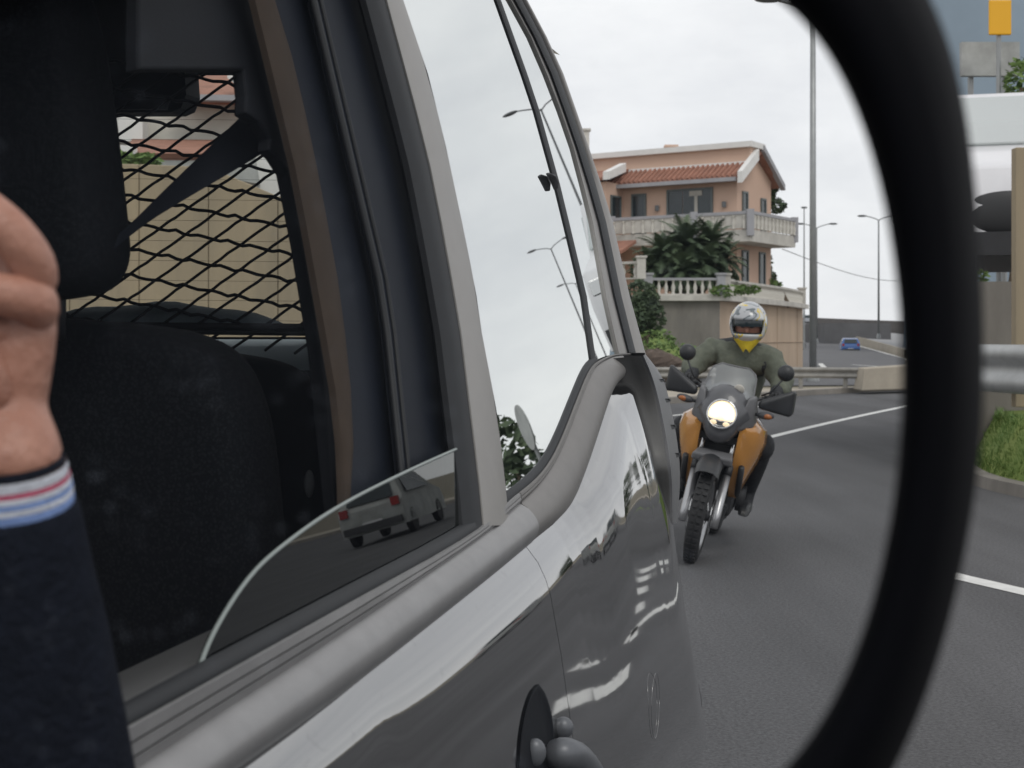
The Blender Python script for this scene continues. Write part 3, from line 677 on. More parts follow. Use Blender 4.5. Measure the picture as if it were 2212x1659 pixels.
li = smoothpts([Vector((a, b, 0)) for a, b in inner_r + left_i + inner_r[:1]], 2)[:-1]; lo = smoothpts([Vector((a, b, 0)) for a, b in outer_r + left_o + outer_r[:1]], 2)[:-1]
mir = thing('wing_mirror', U(900, 1900, MD + .05), 'black plastic wing mirror with rounded rim, framing the whole reflected road scene', 'mirror')
rows = [[mpt(p.x, p.y, MD + .012) for p in li], [mpt(p.x + (q.x - p.x) * .02, p.y + (q.y - p.y) * .02, MD) for p, q in zip(li, lo)]]
for t, dz in ((.08, -.012), (.22, -.020), (.45, -.022), (.68, -.017), (.86, -.006), (.96, .010), (1.0, .03)):
    rows.append([mpt(p.x + (q.x - p.x) * t, p.y + (q.y - p.y) * t, MD + dz) for p, q in zip(li, lo)])
mb = MB(); mb.grid(rows, closed=True); mb.build('rim', 'mirror_plastic', mir, smooth=True)
mb = MB(); mb.grid([[mpt(q.x, q.y, MD + .03) for q in lo], [mpt(q.x, q.y, MD + .034) + (mpt(q.x, q.y, MD + .034) - mpt(870, 850, MD + .034)) * -.03 for q in lo], [mpt(p.x + (q.x - p.x) * .2, p.y + (q.y - p.y) * .2, MD + .036) for p, q in zip(li, lo)]], closed=True); mb.build('housing', 'mirror_plastic', mir, smooth=True)
mb = MB(); mb.add([mpt(p.x, p.y, MD + .011) for p in li], [tuple(range(len(li)))]); mb.build('mirror_glass', 'mirror_glass', mir, fix=False)  # see-through pane; the reflection is modelled as geometry standing behind it

# ------------------------------------------------------------------ photographer's arm
def skinned(name, joints, edges, m, parent=None, sub=2, root=0):
    off = WORLD[parent.name] if parent is not None else Vector((0, 0, 0))
    me = bpy.data.meshes.new(name); me.from_pydata([tuple(Vector(j[0]) - off) for j in joints], edges, [])
    o = put(name, me, parent); me.materials.append(M[m])
    md = o.modifiers.new('skin', 'SKIN'); md.use_smooth_shade = True
    for i, j in enumerate(joints):
        rr_ = j[1] if isinstance(j[1], (tuple, list)) else (j[1], j[1])
        me.skin_vertices[0].data[i].radius = rr_; me.skin_vertices[0].data[i].use_root = (i == root)
    ss_ = o.modifiers.new('sub', 'SUBSURF'); ss_.levels = sub; ss_.render_levels = sub
    me.polygons.foreach_set('use_smooth', [True] * len(me.polygons))
    return o
HD = .86
def hp_(u, v, dz=0): return U(u, v, HD + dz)
ph = thing('person', hp_(-150, 1900), 'bare fist raised at the left edge, wearing a navy sweater with striped cuff', 'person')
J = [(hp_(0, 1080, -.02), (.040, .031)), (hp_(18, 975, -.01), (.0375, .030)), (hp_(-4, 890), (.0305, .026)), (hp_(2, 840), (.031, .026)), (hp_(14, 770), (.031, .025)),
     (hp_(42, 690), (.026, .020)), (hp_(48, 610), (.022, .018)), (hp_(10, 520), (.02, .016))]
E = [(i, i + 1) for i in range(7)]
hand = skinned('hand', J, E, 'skin', ph)
def finger(pts, r): 
    return skinned('finger', [(p, k) for p, k in zip(pts, r)], [(i, i + 1) for i in range(len(pts) - 1)], 'skin', hand)
finger([hp_(50, 650, .005), hp_(90, 590, -.012), hp_(26, 500, -.026), hp_(-70, 425, -.022), hp_(-140, 430, .01)], [.0160, .0165, .0145, .0140, .011])
finger([hp_(50, 690, .002), hp_(104, 656, -.012), hp_(30, 640, -.030), hp_(-70, 625, -.028), hp_(-140, 625, .0)], [.0155, .0160, .0135, .0132, .011])
finger([hp_(40, 745, .006), hp_(72, 722, .002), hp_(12, 716, -.014), hp_(-70, 706, -.018), hp_(-130, 704, .0)], [.0145, .0140, .0110, .0105, .009])
finger([hp_(30, 800, .012), hp_(50, 780, .010), hp_(0, 775, -.002), hp_(-60, 765, -.010), hp_(-120, 760, .0)], [.013, .0125, .0105, .0095, .008])
finger([hp_(0, 890, -.012), hp_(-40, 800, -.028), hp_(-85, 710, -.036), hp_(-120, 640, -.032)], [.017, .0155, .0125, .010])
# forearm leaning towards the viewer, cuff rings round it
AX = (hp_(2, 1000, .0) - hp_(62, 1600, .06)).normalized(); A0 = hp_(0, 1052, -.01)
a_ = AX.cross(Vector((0, 1, 0))).normalized(); b_ = AX.cross(a_).normalized()
def ring(h, ra, rb, n=40): return [A0 + AX * h + (a_ * math.cos(2 * math.pi * k / n)) * ra + b_ * math.sin(2 * math.pi * k / n) * rb for k in range(n)]
bands_ = [('sweater', .020, .015, .0385), ('cuff_white', .015, .0085, .0405), ('cuff_red', .0085, .0055, .0412), ('cuff_white', .0055, .002, .0418), ('cuff_blue', .002, -.0015, .0422), ('cuff_white', -.0015, -.005, .0424), ('cuff_blue', -.005, -.011, .0426)]
sl = MB(); rows = []
for h, ra in ((-.010, .0430), (-.016, .0455), (-.03, .0475), (-.06, .051), (-.10, .057), (-.16, .063), (-.22, .068), (-.27, .071)):
    rows.append([p + (p - A0 - AX * h).normalized() * (.0006 if k % 2 else -.0004) + AX * 0 for k, p in enumerate(ring(h, ra, ra * .82, 120))])
sl.grid(rows, closed=True); sleeve = sl.build('sleeve', 'sweater', ph, smooth=True)
for m_, h0, h1, ra in bands_:
    mb = MB(); mb.grid([ring(h0, ra, ra * .82), ring((h0 + h1) / 2, ra + .0006, ra * .82 + .0006), ring(h1, ra + .0003, ra * .82 + .0003)], closed=True)
    mb.build('cuff_stripe', m_, sleeve, smooth=True)
mb = MB(); mb.grid([ring(.020, .0385, .0315), ring(.019, .034, .028), ring(-.02, .034, .028)], closed=True); mb.build('cuff_lining', 'sweater', sleeve, smooth=True)

# ------------------------------------------------------------------ retaining wall, terrace, balustrades
ZT = 3.08
WL = U(1340, 650, 58); WK = U(1555, 650, 58); WR_ = [U(1640, 656, 64), U(1700, 662, 69), U(1734, 668, 74.5)]
def flat(p, z): return Vector((p.x, p.y, z))
wall_line = [flat(WL, 0), flat(WK, 0)] + [flat(p, 0) for p in WR_]
rw_ = thing('retaining_wall', flat(WK, 0), 'tall retaining wall under the salmon house, grey on one face and beige on the other', 'wall')
mb = MB(); mb.grid([[flat(WL, -.1), flat(WK, -.1)], [flat(WL, ZT), flat(WK, ZT)]]); mb.add([flat(WL, -.1), flat(WL, ZT), flat(WL, ZT) + Vector((0, 1, 0)), flat(WL, -.1) + Vector((0, 1, 0))], [(0, 1, 2, 3)])
o = mb.build('stained_face', 'concrete_grey', rw_); o['label'] = 'dark grey weathered face of the wall'
cur = smoothpts([flat(WK, 0)] + [flat(p, 0) for p in WR_])
mb = MB(); mb.grid([[flat(p, -.1) for p in cur], [flat(p, ZT) for p in cur]]); 
e = cur[-1]; mb.add([flat(e, -.1), flat(e, ZT), flat(e, ZT) + Vector((-3, 12, 0)), flat(e, -.1) + Vector((-3, 12, 0))], [(0, 1, 2, 3)])
o = mb.build('beige_face', 'concrete_beige', rw_); o['label'] = 'beige rendered face of the wall'
for i in range(1, 4):     # joints of the beige face
    p = cur[int(len(cur) * i / 4)]; mb = MB(); mb.box(flat(p, ZT / 2) + Vector((.01, -.01, 0)), (.03, .03, ZT - .1)); mb.build('joint', 'concrete_beige', rw_)
mb = MB(); mb.tube([flat(p, 1.35) + Vector((.02, -.02, 0)) for p in cur], .022, 4); mb.build('joint', 'concrete_beige', rw_)
cap = [flat(WL, 0), flat(WK, 0)] + cur[1:]
rows = [[], [], [], []]
for p in cap:
    dn = Vector((.25, -.35, 0)) if p.x > WK.x + .1 else Vector((.0, -.28, 0))
    rows[0].append(flat(p, ZT) + dn); rows[1].append(flat(p, ZT + .22) + dn); rows[2].append(flat(p, ZT + .22) - dn); rows[3].append(flat(p, ZT) - dn)
mb = MB(); mb.grid(rows + [rows[0]]); mb.build('coping', 'stone_pale', rw_)
mb = MB(); mb.add([flat(WL, ZT - .02) + Vector((0, .1, 0))] + [flat(p, ZT - .02) + Vector((-.05, .1, 0)) for p in [WK] + cur[1:]] + [Vector((12, 92, ZT - .02)), Vector((-3, 92, ZT - .02)), Vector((-3, 60, ZT - .02))], [tuple(range(len(cur) + 4))])
structure(mb.build('terrace', 'concrete', fix=False))
def baluster(h):
    mb = MB(); mb.lathe([(.03, 0), (.075, .0), (.075, .06 * h), (.045, .1 * h), (.085, .38 * h), (.075, .5 * h), (.035, .72 * h), (.05, .82 * h), (.075, .92 * h), (.075, h)], (0, 0, 0), (0, 0, 1), 8)
    me = bpy.data.meshes.new('baluster'); me.from_pydata([tuple(q) for q in mb.v], [], mb.f); me.materials.append(M['stone_white'])
    me.polygons.foreach_set('use_smooth', [True] * len(me.polygons)); return me
BAL = baluster(.62)
def balustrade(label, pts, z, gap=.27, h=.62, posts=()):
    pts = [Vector((p.x, p.y, 0)) for p in pts]
    t_ = thing('balustrade', flat(pts[0], z), label, 'balustrade', 'stone balustrades of the salmon house')
    mb = MB()
    for a, b in zip(pts[:-1], pts[1:]):
        dv = (b - a).normalized(); nn = Vector((-dv.y, dv.x, 0)) * .10
        mb.beam(flat(a, z + h + .05), flat(b, z + h + .05), nn, Vector((0, 0, .05)))
    mb.build('top_rail', 'slate_trim' if 'grey' in label else 'stone_pale', t_)
    mb = MB()
    for a, b in zip(pts[:-1], pts[1:]):
        dv = (b - a).normalized(); nn = Vector((-dv.y, dv.x, 0)) * .10
        mb.beam(flat(a, z + .03), flat(b, z + .03), nn, Vector((0, 0, .03)))
    mb.build('bottom_rail', 'stone_pale', t_)
    for a, b in zip(pts[:-1], pts[1:]):
        n_ = max(1, int((b - a).length / gap))
        for k in range(n_):
            o_ = put('baluster', BAL, t_); o_.location = flat(a.lerp(b, (k + .5) / n_), z + .06) - WORLD[t_.name]
    for p in pts[::max(1, len(pts) - 1)] if not posts else [pts[i] for i in posts]:
        mb = MB(); mb.box(flat(p, z + .42), (.34, .34, .84)); mb.box(flat(p, z + .88), (.44, .44, .08)); mb.build('post', 'slate_trim' if 'grey' in label else 'stone_pale', t_)
    return t_
zc = ZT + .225
balustrade('long balustrade with grey rail and pale balusters on the grey wall face', [U(1400, 650, 58), U(1462, 650, 58), U(1557, 650, 58)], zc)
balustrade('pale balustrade following the curved beige wall up to the road', [WK + Vector((.3, .3, 0))] + [c + Vector((0, .2, 0)) for c in cur[3::3]] , zc)

# ------------------------------------------------------------------ the salmon house
K = U(1592, 375, 65); HF = Vector((-.837, .547, 0)); HG = Vector((.547, .837, 0)); OUT_F = -HG; OUT_R = -HF
K = flat(K, 0); ZB, ZE, ZRG = ZT, 9.14, 10.28; HW, HL = 4.0, 9.0; ZBAL = 6.45
hs_ = thing('house', flat(K, ZB), 'salmon pink two storey house with orange tiled roof and wraparound balcony above the wall', 'house')
def hpnt(f, g_, z): return K + HF * f + HG * g_ + UPZ * z
mb = MB(); mb.hexa([hpnt(0, 0, ZB), hpnt(HL, 0, ZB), hpnt(HL, HW, ZB), hpnt(0, HW, ZB), hpnt(0, 0, ZE), hpnt(HL, 0, ZE), hpnt(HL, HW, ZE), hpnt(0, HW, ZE)])
mb.prism([hpnt(0, 0, ZE), hpnt(0, HW, ZE), hpnt(0, HW / 2, ZRG - .1)], HF * HL)
mb.build('wall', 'salmon', hs_)
# projecting bay on the left with its own corner
bx0, bx1 = 6.0, 9.2
mb = MB(); mb.hexa([hpnt(bx0, -1.6, ZB), hpnt(bx1, -1.6, ZB), hpnt(bx1, .2, ZB), hpnt(bx0, .2, ZB), hpnt(bx0, -1.6, ZE - .15), hpnt(bx1, -1.6, ZE - .15), hpnt(bx1, .2, ZE - .15), hpnt(bx0, .2, ZE - .15)])
mb.build('bay', 'salmon', hs_)
# roof: front slope in tile courses, plain rear slope, white verge and gutter, raised band at the ridge
roof = MB(); fz = lambda g_: ZE + (ZRG - ZE) * (g_ / (HW / 2))
roof.hexa([hpnt(-.35, -.5, fz(-.5) - .02), hpnt(HL, -.5, fz(-.5) - .02), hpnt(HL, HW / 2, ZRG - .02), hpnt(-.35, HW / 2, ZRG - .02), hpnt(-.35, -.5, fz(-.5) + .12), hpnt(HL, -.5, fz(-.5) + .12), hpnt(HL, HW / 2, ZRG + .12), hpnt(-.35, HW / 2, ZRG + .12)])
roof.hexa([hpnt(-.35, HW / 2, ZRG - .02), hpnt(HL, HW / 2, ZRG - .02), hpnt(HL, HW + .5, fz(-.5) - .02), hpnt(-.35, HW + .5, fz(-.5) - .02), hpnt(-.35, HW / 2, ZRG + .12), hpnt(HL, HW / 2, ZRG + .12), hpnt(HL, HW + .5, fz(-.5) + .12), hpnt(-.35, HW + .5, fz(-.5) + .12)])
ro = roof.build('roof', 'roof_tile', hs_)
for k in range(36):       # tile ridges
    f = -.25 + k * .255; mb = MB(); mb.tube([hpnt(f, -.52, fz(-.52) + .15), hpnt(f, HW / 2 - 1.25, fz(HW / 2 - 1.25) + .15)], .075, 6); mb.build('tile_row', 'roof_tile', ro)
mb = MB(); mb.hexa([hpnt(-.30, HW / 2 - 1.15, fz(HW / 2 - 1.15)), hpnt(HL, HW / 2 - 1.15, fz(HW / 2 - 1.15)), hpnt(HL, HW / 2, ZRG), hpnt(-.30, HW / 2, ZRG), hpnt(-.3, HW / 2 - 1.15, ZRG + .18), hpnt(HL, HW / 2 - 1.15, ZRG + .18), hpnt(HL, HW / 2, ZRG + .18), hpnt(-.3, HW / 2, ZRG + .18)])
mb.build('ridge_band', 'salmon', ro)
mb = MB(); mb.beam(hpnt(-.45, HW / 2 - .55, ZRG + .30), hpnt(HL, HW / 2 - .55, ZRG + .30), HG * .82, UPZ * .13); mb.build('ridge_cap', 'white_trim', ro)
mb = MB(); mb.beam(hpnt(-.42, HW / 2 - 1.22, fz(HW / 2 - 1.2) + .10), hpnt(HL, HW / 2 - 1.22, fz(HW / 2 - 1.2) + .10), HG * .1, UPZ * .10); mb.build('white_band', 'white_trim', ro)
mb = MB(); mb.beam(hpnt(-.2, -.58, fz(-.5) - .02), hpnt(HL, -.58, fz(-.5) - .02), HG * .10, UPZ * .09); mb.build('gutter', 'slate_trim', ro)
mb = MB(); mb.beam(hpnt(-.42, -.62, fz(-.62) + .12), hpnt(-.42, HW / 2 - .7, fz(HW / 2 - .7) + .25), HF * .12, UPZ * .26); mb.build('verge', 'white_trim', ro)
mb = MB(); mb.beam(hpnt(-.40, HW / 2, ZRG + .22), hpnt(-.40, HW + .55, fz(-.55) + .05), HF * .12, UPZ * .14); mb.build('verge', 'slate_trim', ro)
mb = MB(); mb.prism([hpnt(bx0 - .35, -1.95, ZE - .1), hpnt(bx0 - .35, -.3, ZE + .42), hpnt(bx0 - .35, -.3, ZE + .85), hpnt(bx0 - .35, -1.95, ZE + .28)], HF * .35); mb.build('bay_verge', 'white_trim', ro)
mb = MB(); mb.hexa([hpnt(bx0, -1.9, ZE - .1), hpnt(bx1, -1.9, ZE - .1), hpnt(bx1, .6, ZE + .55), hpnt(bx0, .6, ZE + .55), hpnt(bx0, -1.9, ZE + .03), hpnt(bx1, -1.9, ZE + .03), hpnt(bx1, .6, ZE + .68), hpnt(bx0, .6, ZE + .68)]); mb.build('bay_roof', 'roof_tile', ro)
for (f, g_, h_) in ((4.4, HW / 2, 10.75), (9.5, HW / 2 + .3, 12.0)):
    mb = MB(); mb.box(hpnt(f, g_, h_ - .5), (.5, .5, 1.3)); mb.box(hpnt(f, g_, h_ + .2), (.66, .66, .1)); mb.build('chimney', 'stone_pale' if f > 5 else 'salmon', ro)
def window(f0, f1, zb, zt_, face='F', off=0, parts=2, blind=None):
    a, b, on_, base = (HF, HF, OUT_F, lambda f, o_, z: hpnt(f, off - o_, z)) if face == 'F' else (HG, HG, OUT_R, lambda f, o_, z: hpnt(off - o_, f, z))
    mb = MB(); w0 = .09
    mb.beam(base(f0, .03, (zb + zt_) / 2), base(f0 + w0, .03, (zb + zt_) / 2), on_ * .05, UPZ * (zt_ - zb) / 2)
    mb.beam(base(f1 - w0, .03, (zb + zt_) / 2), base(f1, .03, (zb + zt_) / 2), on_ * .05, UPZ * (zt_ - zb) / 2)
    mb.beam(base(f0 + w0, .03, zt_ - w0 / 2), base(f1 - w0, .03, zt_ - w0 / 2), on_ * .05, UPZ * w0 / 2)
    mb.beam(base(f0 + w0, .03, zb + w0 / 2), base(f1 - w0, .03, zb + w0 / 2), on_ * .05, UPZ * w0 / 2)
    wn = mb.build('window', 'window_frame', hs_)
    n_ = parts
    for k in range(n_):
        x0 = lerp(f0 + w0, f1 - w0, k / n_) + .015; x1 = lerp(f0 + w0, f1 - w0, (k + 1) / n_) - .015
        mb = MB(); mb.beam(base(x0, .02, (zb + zt_) / 2), base(x1, .02, (zb + zt_) / 2), on_ * .015, UPZ * ((zt_ - zb) / 2 - w0)); mb.build('pane', 'window_dark', wn)
    return wn
wn = window(1.2, 3.6, ZBAL + .15, ZE - .55, parts=3)
mb = MB(); mb.beam(hpnt(1.98, -.05, ZBAL + 1.0), hpnt(2.14, -.05, ZBAL + 1.0), OUT_F * .02, UPZ * .85); mb.beam(hpnt(1.75, -.05, ZBAL + 1.9), hpnt(2.40, -.05, ZBAL + 1.9), OUT_F * .02, UPZ * .12); mb.build('window_reflection_post', 'pale_beige', wn)  # post reflected in the panes, modelled as pale bars
window(4.7, 5.5, ZBAL + .1, ZE - .65, parts=1)
window(6.6, 7.7, ZBAL + .6, ZE - .75, off=-1.6, parts=2); window(8.0, 9.0, ZBAL + .6, ZE - .75, off=-1.6, parts=2)
window(-1.25, -.25, ZBAL + .4, ZE - .75, 'R', off=bx0, parts=1)
window(.55, 1.15, ZBAL + .2, ZE - .75, 'R', parts=1); window(2.7, 3.3, ZBAL + .2, ZE - .9, 'R', parts=1)
window(.5, 1.2, ZB + .5, ZBAL - .8, 'R', parts=1); window(2.5, 3.2, ZB + .5, ZBAL - .8, 'R', parts=1)
window(7.0, 7.9, ZB + 1.0, ZB + 2.2, off=-1.6, parts=1)
for f in (.62, 4.1): mb = MB(); mb.box(hpnt(f, -.08, ZBAL + 1.3), (.18, .14, .26)); mb.build('wall_lamp', 'lamp_dark', hs_)
# balcony slab round the corner, soffit, parapet panels and posts
def slab(pts, z0, z1_, name, m, parent=hs_):
    mb = MB(); mb.prism([flat(p, z0) for p in pts], UPZ * (z1_ - z0)); return mb.build(name, m, parent)
bal = slab([hpnt(-1.25, -1.3, 0), hpnt(bx0 - .01, -1.3, 0), hpnt(bx0 - .01, .0, 0), hpnt(0, 0, 0), hpnt(0, HW, 0), hpnt(-1.25, HW, 0)], ZBAL - .55, ZBAL - .0, 'balcony', 'stone_pale')
def parapet(a, b, z, h, out, n_):
    mb = MB(); mb.beam(flat(a, z + h), flat(b, z + h), out * .1, UPZ * .07); mb.build('handrail', 'slate_trim', bal)
    mb = MB(); mb.beam(flat(a, z + h / 2), flat(b, z + h / 2), out * .05, UPZ * (h / 2 - .05)); mb.build('parapet_panel', 'stone_pale', bal)
    for k in range(n_):
        p = flat(a, 0).lerp(flat(b, 0), (k + .5) / n_); o_ = put('baluster', BAL, bal); o_.location = flat(p + out * .08, z + .02) - WORLD[bal.name]
parapet(hpnt(-1.2, -1.25, 0), hpnt(bx0, -1.25, 0), ZBAL, .75, OUT_F, 14)
parapet(hpnt(-1.2, -1.25, 0), hpnt(-1.2, HW, 0), ZBAL, .75, OUT_R, 12)
for p in (hpnt(-1.2, -1.25, 0), hpnt(1.6, -1.25, 0), hpnt(5.9, -1.25, 0), hpnt(-1.2, HW, 0)):
    mb = MB(); mb.box(flat(p, ZBAL + .3), (.32, .32, 1.2)); mb.build('post', 'slate_trim', bal)
bb = slab([hpnt(bx0 - .5, -2.5, 0), hpnt(bx1, -2.5, 0), hpnt(bx1, -1.6, 0), hpnt(bx0 - .5, -1.6, 0)], ZBAL - .2, ZBAL, 'bay_balcony', 'salmon')
mb = MB(); mb.beam(hpnt(bx0 - .4, -2.4, ZBAL + .35), hpnt(bx1, -2.4, ZBAL + .35), OUT_F * .06, UPZ * .32); mb.build('parapet_panel', 'stone_pale', bb)
mb = MB(); mb.hexa([hpnt(bx0 - 1.6, -3.0, ZBAL - 1.0), hpnt(bx1, -3.0, ZBAL - 1.0), hpnt(bx1, -1.6, ZBAL - .45), hpnt(bx0 - 1.6, -1.6, ZBAL - .45), hpnt(bx0 - 1.6, -3.0, ZBAL - .85), hpnt(bx1, -3.0, ZBAL - .85), hpnt(bx1, -1.6, ZBAL - .3), hpnt(bx0 - 1.6, -1.6, ZBAL - .3)]); mb.build('porch_roof', 'roof_tile', hs_)
balustrade('short white balustrade below the bay of the salmon house, beside the dark pillar', [U(1290, 610, 57), U(1335, 610, 57), U(1385, 620, 56)], 3.9, gap=.5)

# ------------------------------------------------------------------ planting
def leaf_mesh(mb, c, n, rad, size, flat_=1.0, shell=.55):
    for _ in range(n):
        d = Vector((random.gauss(0, 1), random.gauss(0, 1), random.gauss(0, 1))).normalized(); rr_ = random.uniform(shell, 1) ** .6
        p = Vector(c) + Vector((d.x * rad[0], d.y * rad[1], d.z * rad[2])) * rr_
        s_ = size * random.uniform(.6, 1.4); a = Vector((random.gauss(0, 1), random.gauss(0, 1), random.gauss(0, .6))).normalized(); b = a.cross(Vector((random.gauss(0, 1), random.gauss(0, 1), random.gauss(0, 1)))).normalized()
        mb.add([p - a * s_, p + b * s_ * .45, p + a * s_, p - b * s_ * .45], [(0, 1, 2, 3)])
def shrub(label, base, blobs, n, size, m, cat='shrub', name='shrub', trunk=True):
    t_ = thing(name, base, label, cat)
    mb = MB()
    for (c, rad) in blobs: leaf_mesh(mb, c, n, rad, size)
    mb.build('foliage', m, t_, fix=False)
    if trunk:
        mb = MB()
        for (c, rad) in blobs[:3]: mb.tube([base, Vector(base).lerp(Vector(c), .5) + Vector((.1, 0, 0)), c], [.12, .08, .03], 6)
        mb.build('stem', 'bark', t_)
    return t_
def palm(label, base, heads, m, name='palm_tree'):
    t_ = thing(name, base, label, 'palm tree'); crown = MB(); trunk = MB()
    for (hc, ln, nf) in heads:
        trunk.tube([base, Vector(base).lerp(hc, .6) + Vector((.15, 0, 0)), hc], [.22, .17, .12], 8)
        for k in range(nf):
            az = 2 * math.pi * (k * .618) + random.uniform(-.2, .2); el = R(80 - 115 * (k + .5) / nf) + random.uniform(-.1, .1); L_ = ln * random.uniform(.85, 1.15)
            pts = []; d = Vector((math.cos(az) * math.cos(el), math.sin(az) * math.cos(el), math.sin(el))); p = Vector(hc)
            for i in range(9):
                pts.append(p.copy()); p = p + d * L_ / 8; d = (d + Vector((0, 0, -.11 - .02 * i))).normalized()
            for i in range(1, 9):
                t = (pts[i] - pts[i - 1]).normalized(); sd = t.cross(Vector((0, 0, 1)))
                sd = sd.normalized() if sd.length > .05 else Vector((1, 0, 0)); wl = ln * .34 * math.sin(math.pi * (i + .8) / 10)
                for s_ in (-1, 1):
                    for q in (0, .5):
                        b0 = pts[i - 1].lerp(pts[i], q); tip = b0 + (sd * s_ * .8 + t * .7 + Vector((0, 0, -.25))).normalized() * wl * random.uniform(.8, 1.1)
                        crown.add([b0, b0 + t * .11, tip], [(0, 1, 2)])
    crown.build('crown', m, t_, fix=False); trunk.build('trunk', 'bark', t_, smooth=True); return t_
pb = flat(U(1490, 650, 60), ZT)
palm('broad dark green palm clump in front of the salmon house balcony', pb, [(U(1480, 530, 60), 1.5, 44), (U(1535, 528, 60.3), 1.35, 40), (U(1435, 555, 60), 1.4, 40), (U(1560, 565, 60.5), 1.25, 34), (U(1405, 580, 60), 1.2, 30), (U(1475, 590, 59.5), 1.4, 36), (U(1520, 575, 59.8), 1.4, 36)], 'leaf_palm')
shrub('low dark bush under the palm along the balustrade', flat(U(1470, 655, 59.2), ZT), [(U(1400, 585, 60), (.8, .6, .75)), (U(1440, 590, 60), (1.0, .6, .7)), (U(1500, 592, 60), (1.1, .6, .7)), (U(1555, 600, 60.3), (.8, .5, .4)), (U(1440, 560, 60.4), (.8, .6, .7)), (U(1510, 555, 60.6), (.8, .6, .9))], 520, .13, 'leaf_dark', trunk=False)
shrub('dark leafy bush on the bank, against the van rear pillar', flat(U(1385, 760, 50), .6), [(U(1385, 645, 52), (.7, .6, .7)), (U(1400, 690, 51), (.65, .6, .7)), (U(1375, 690, 51), (.7, .6, .8)), (U(1395, 660, 51), (.5, .5, .6))], 520, .12, 'leaf_dark')
shrub('dark clipped tree behind the right gable of the salmon house', flat(hpnt(-.8, HW + 1.5, 0), ZT), [(U(1664, 405, 70), (.45, .4, .4)), (U(1668, 445, 70), (.75, .5, .4)), (U(1660, 425, 70.2), (.35, .4, .7))], 260, .15, 'leaf_dark', 'tree', 'garden_tree', trunk=False)
shrub('small grey-green shrub below the balcony at the right house corner', flat(hpnt(-.6, HW + .8, 0), ZT), [(U(1655, 575, 69.5), (.3, .3, .7)), (U(1660, 600, 69.5), (.45, .4, .3))], 160, .13, 'leaf_dark')
shrub('low pale flowering shrub on the terrace behind the curved balustrade', flat(U(1655, 640, 68.5), ZT), [(U(1648, 608, 68.5), (.6, .4, .25)), (U(1668, 614, 68.5), (.5, .4, .2))], 160, .12, 'leaf_light')
shrub('trailing plants hanging over the wall corner below the house', flat(U(1560, 640, 57.6), ZT), [(U(1570, 628, 57.6), (.7, .2, .25)), (U(1615, 625, 60), (.6, .2, .2))], 120, .12, 'leaf_light', trunk=False)
# grassy bank and rock under the wall
mb = MB(); rows = []
for i in range(15):
    t = i / 14; u = lerp(1330, 1520, t); row = []
    vt = lerp(690, 790, max(0, (u - 1385) / 135)) if u > 1385 else 690
    for k in range(7):
        s_ = k / 6; p = U(u, lerp(812, vt, s_), lerp(50, 57.6, s_)); p.z += .25 * math.sin(i * 1.7 + k * 2.1) * s_ * (1 - s_) * 2; row.append(p)
    rows.append(row)
mb.grid(rows); structure(mb.build('grass_bank', 'grass', smooth=True))
mb = MB()
rk = thing('rock', flat(U(1430, 800, 47), 0), 'brown rough rock outcrop at the foot of the grassy bank', 'rock')
for u, v, r_, sc_ in ((1420, 780, .45, (1.5, .8, .9)), (1450, 790, .4, (1.2, .7, .8)), (1395, 782, .4, (1, .7, 1)), (1478, 800, .35, (1.3, .7, .6)), (1436, 808, .4, (2, .8, .6))):
    mb.ball(U(u, v, 47), r_, 10, 7, sc_)
for q in mb.v: q += Vector((random.uniform(-.06, .06), random.uniform(-.06, .06), random.uniform(-.06, .06)))
mb.build('boulder', 'rock', rk)
mb = MB(); leaf_mesh(mb, U(1440, 760, 48.5), 300, (1.3, .6, .35), .09); leaf_mesh(mb, U(1480, 785, 48), 200, (.8, .6, .25), .08); leaf_mesh(mb, U(1415, 740, 50), 260, (.8, .6, .5), .1)
o = mb.build('weeds', 'leaf_light', fix=False); o['kind'] = 'stuff'; tag(o, 'bright green weeds growing over the bank below the wall', 'weeds')

# ------------------------------------------------------------------ guardrails
def guardrail(label, line, z_fn, h, step, m, parent_cat='guardrail', rail_h=.31, face=None):
    pts = smoothpts(line, 2); t_ = thing('guardrail', flat(pts[0], 0), label, 'guardrail')
    prof = [(-.5, .0), (-.42, .035), (-.22, .045), (-.1, .0), (.1, .0), (.22, .045), (.42, .035), (.5, 0)]
    rows = []
    for i, p in enumerate(pts):
        t = (pts[min(i + 1, len(pts) - 1)] - pts[max(i - 1, 0)]).normalized(); nn = Vector((t.y, -t.x, 0)) * (face or 1)
        rows.append([flat(p, z_fn(p) + h - rail_h / 2 + a * rail_h) + nn * (b * 1.6 + .06) for a, b in prof])
    mb = MB(); mb.grid(rows); mb.build('rail', m, t_, smooth=True)
    acc = 0; last = pts[0]; nxt = .3
    for a, b in zip(pts[:-1], pts[1:]):
        ln = (b - a).length
        while nxt < acc + ln:
            p = a.lerp(b, (nxt - acc) / ln); mb = MB(); mb.box(flat(p, z_fn(p) + h / 2 - .02), (.10, .12, h - .04)); mb.build('post', m, t_); nxt += step
        acc += ln
    return t_
guardrail('grey guardrail crossing behind the motorcyclist, with a flared end', [G(1330, 848), G(1450, 848), G(1660, 847), G(1800, 848), G(1882, 850)], lambda p: .1, .62, 1.25, 'rail_dirty')
mb = MB(); mb.hexa([Vector((9.6, 38.6, .1)), Vector((16, 43, .1)), Vector((16, 44, .1)), Vector((9.6, 39.6, .1)), Vector((9.7, 38.7, .72)), Vector((16, 43.05, .95)), Vector((16, 43.95, .95)), Vector((9.7, 39.5, .72))])
tag(mb.build('concrete_barrier', 'concrete', bevel=.03), 'low beige concrete barrier starting at the guardrail end', 'barrier')

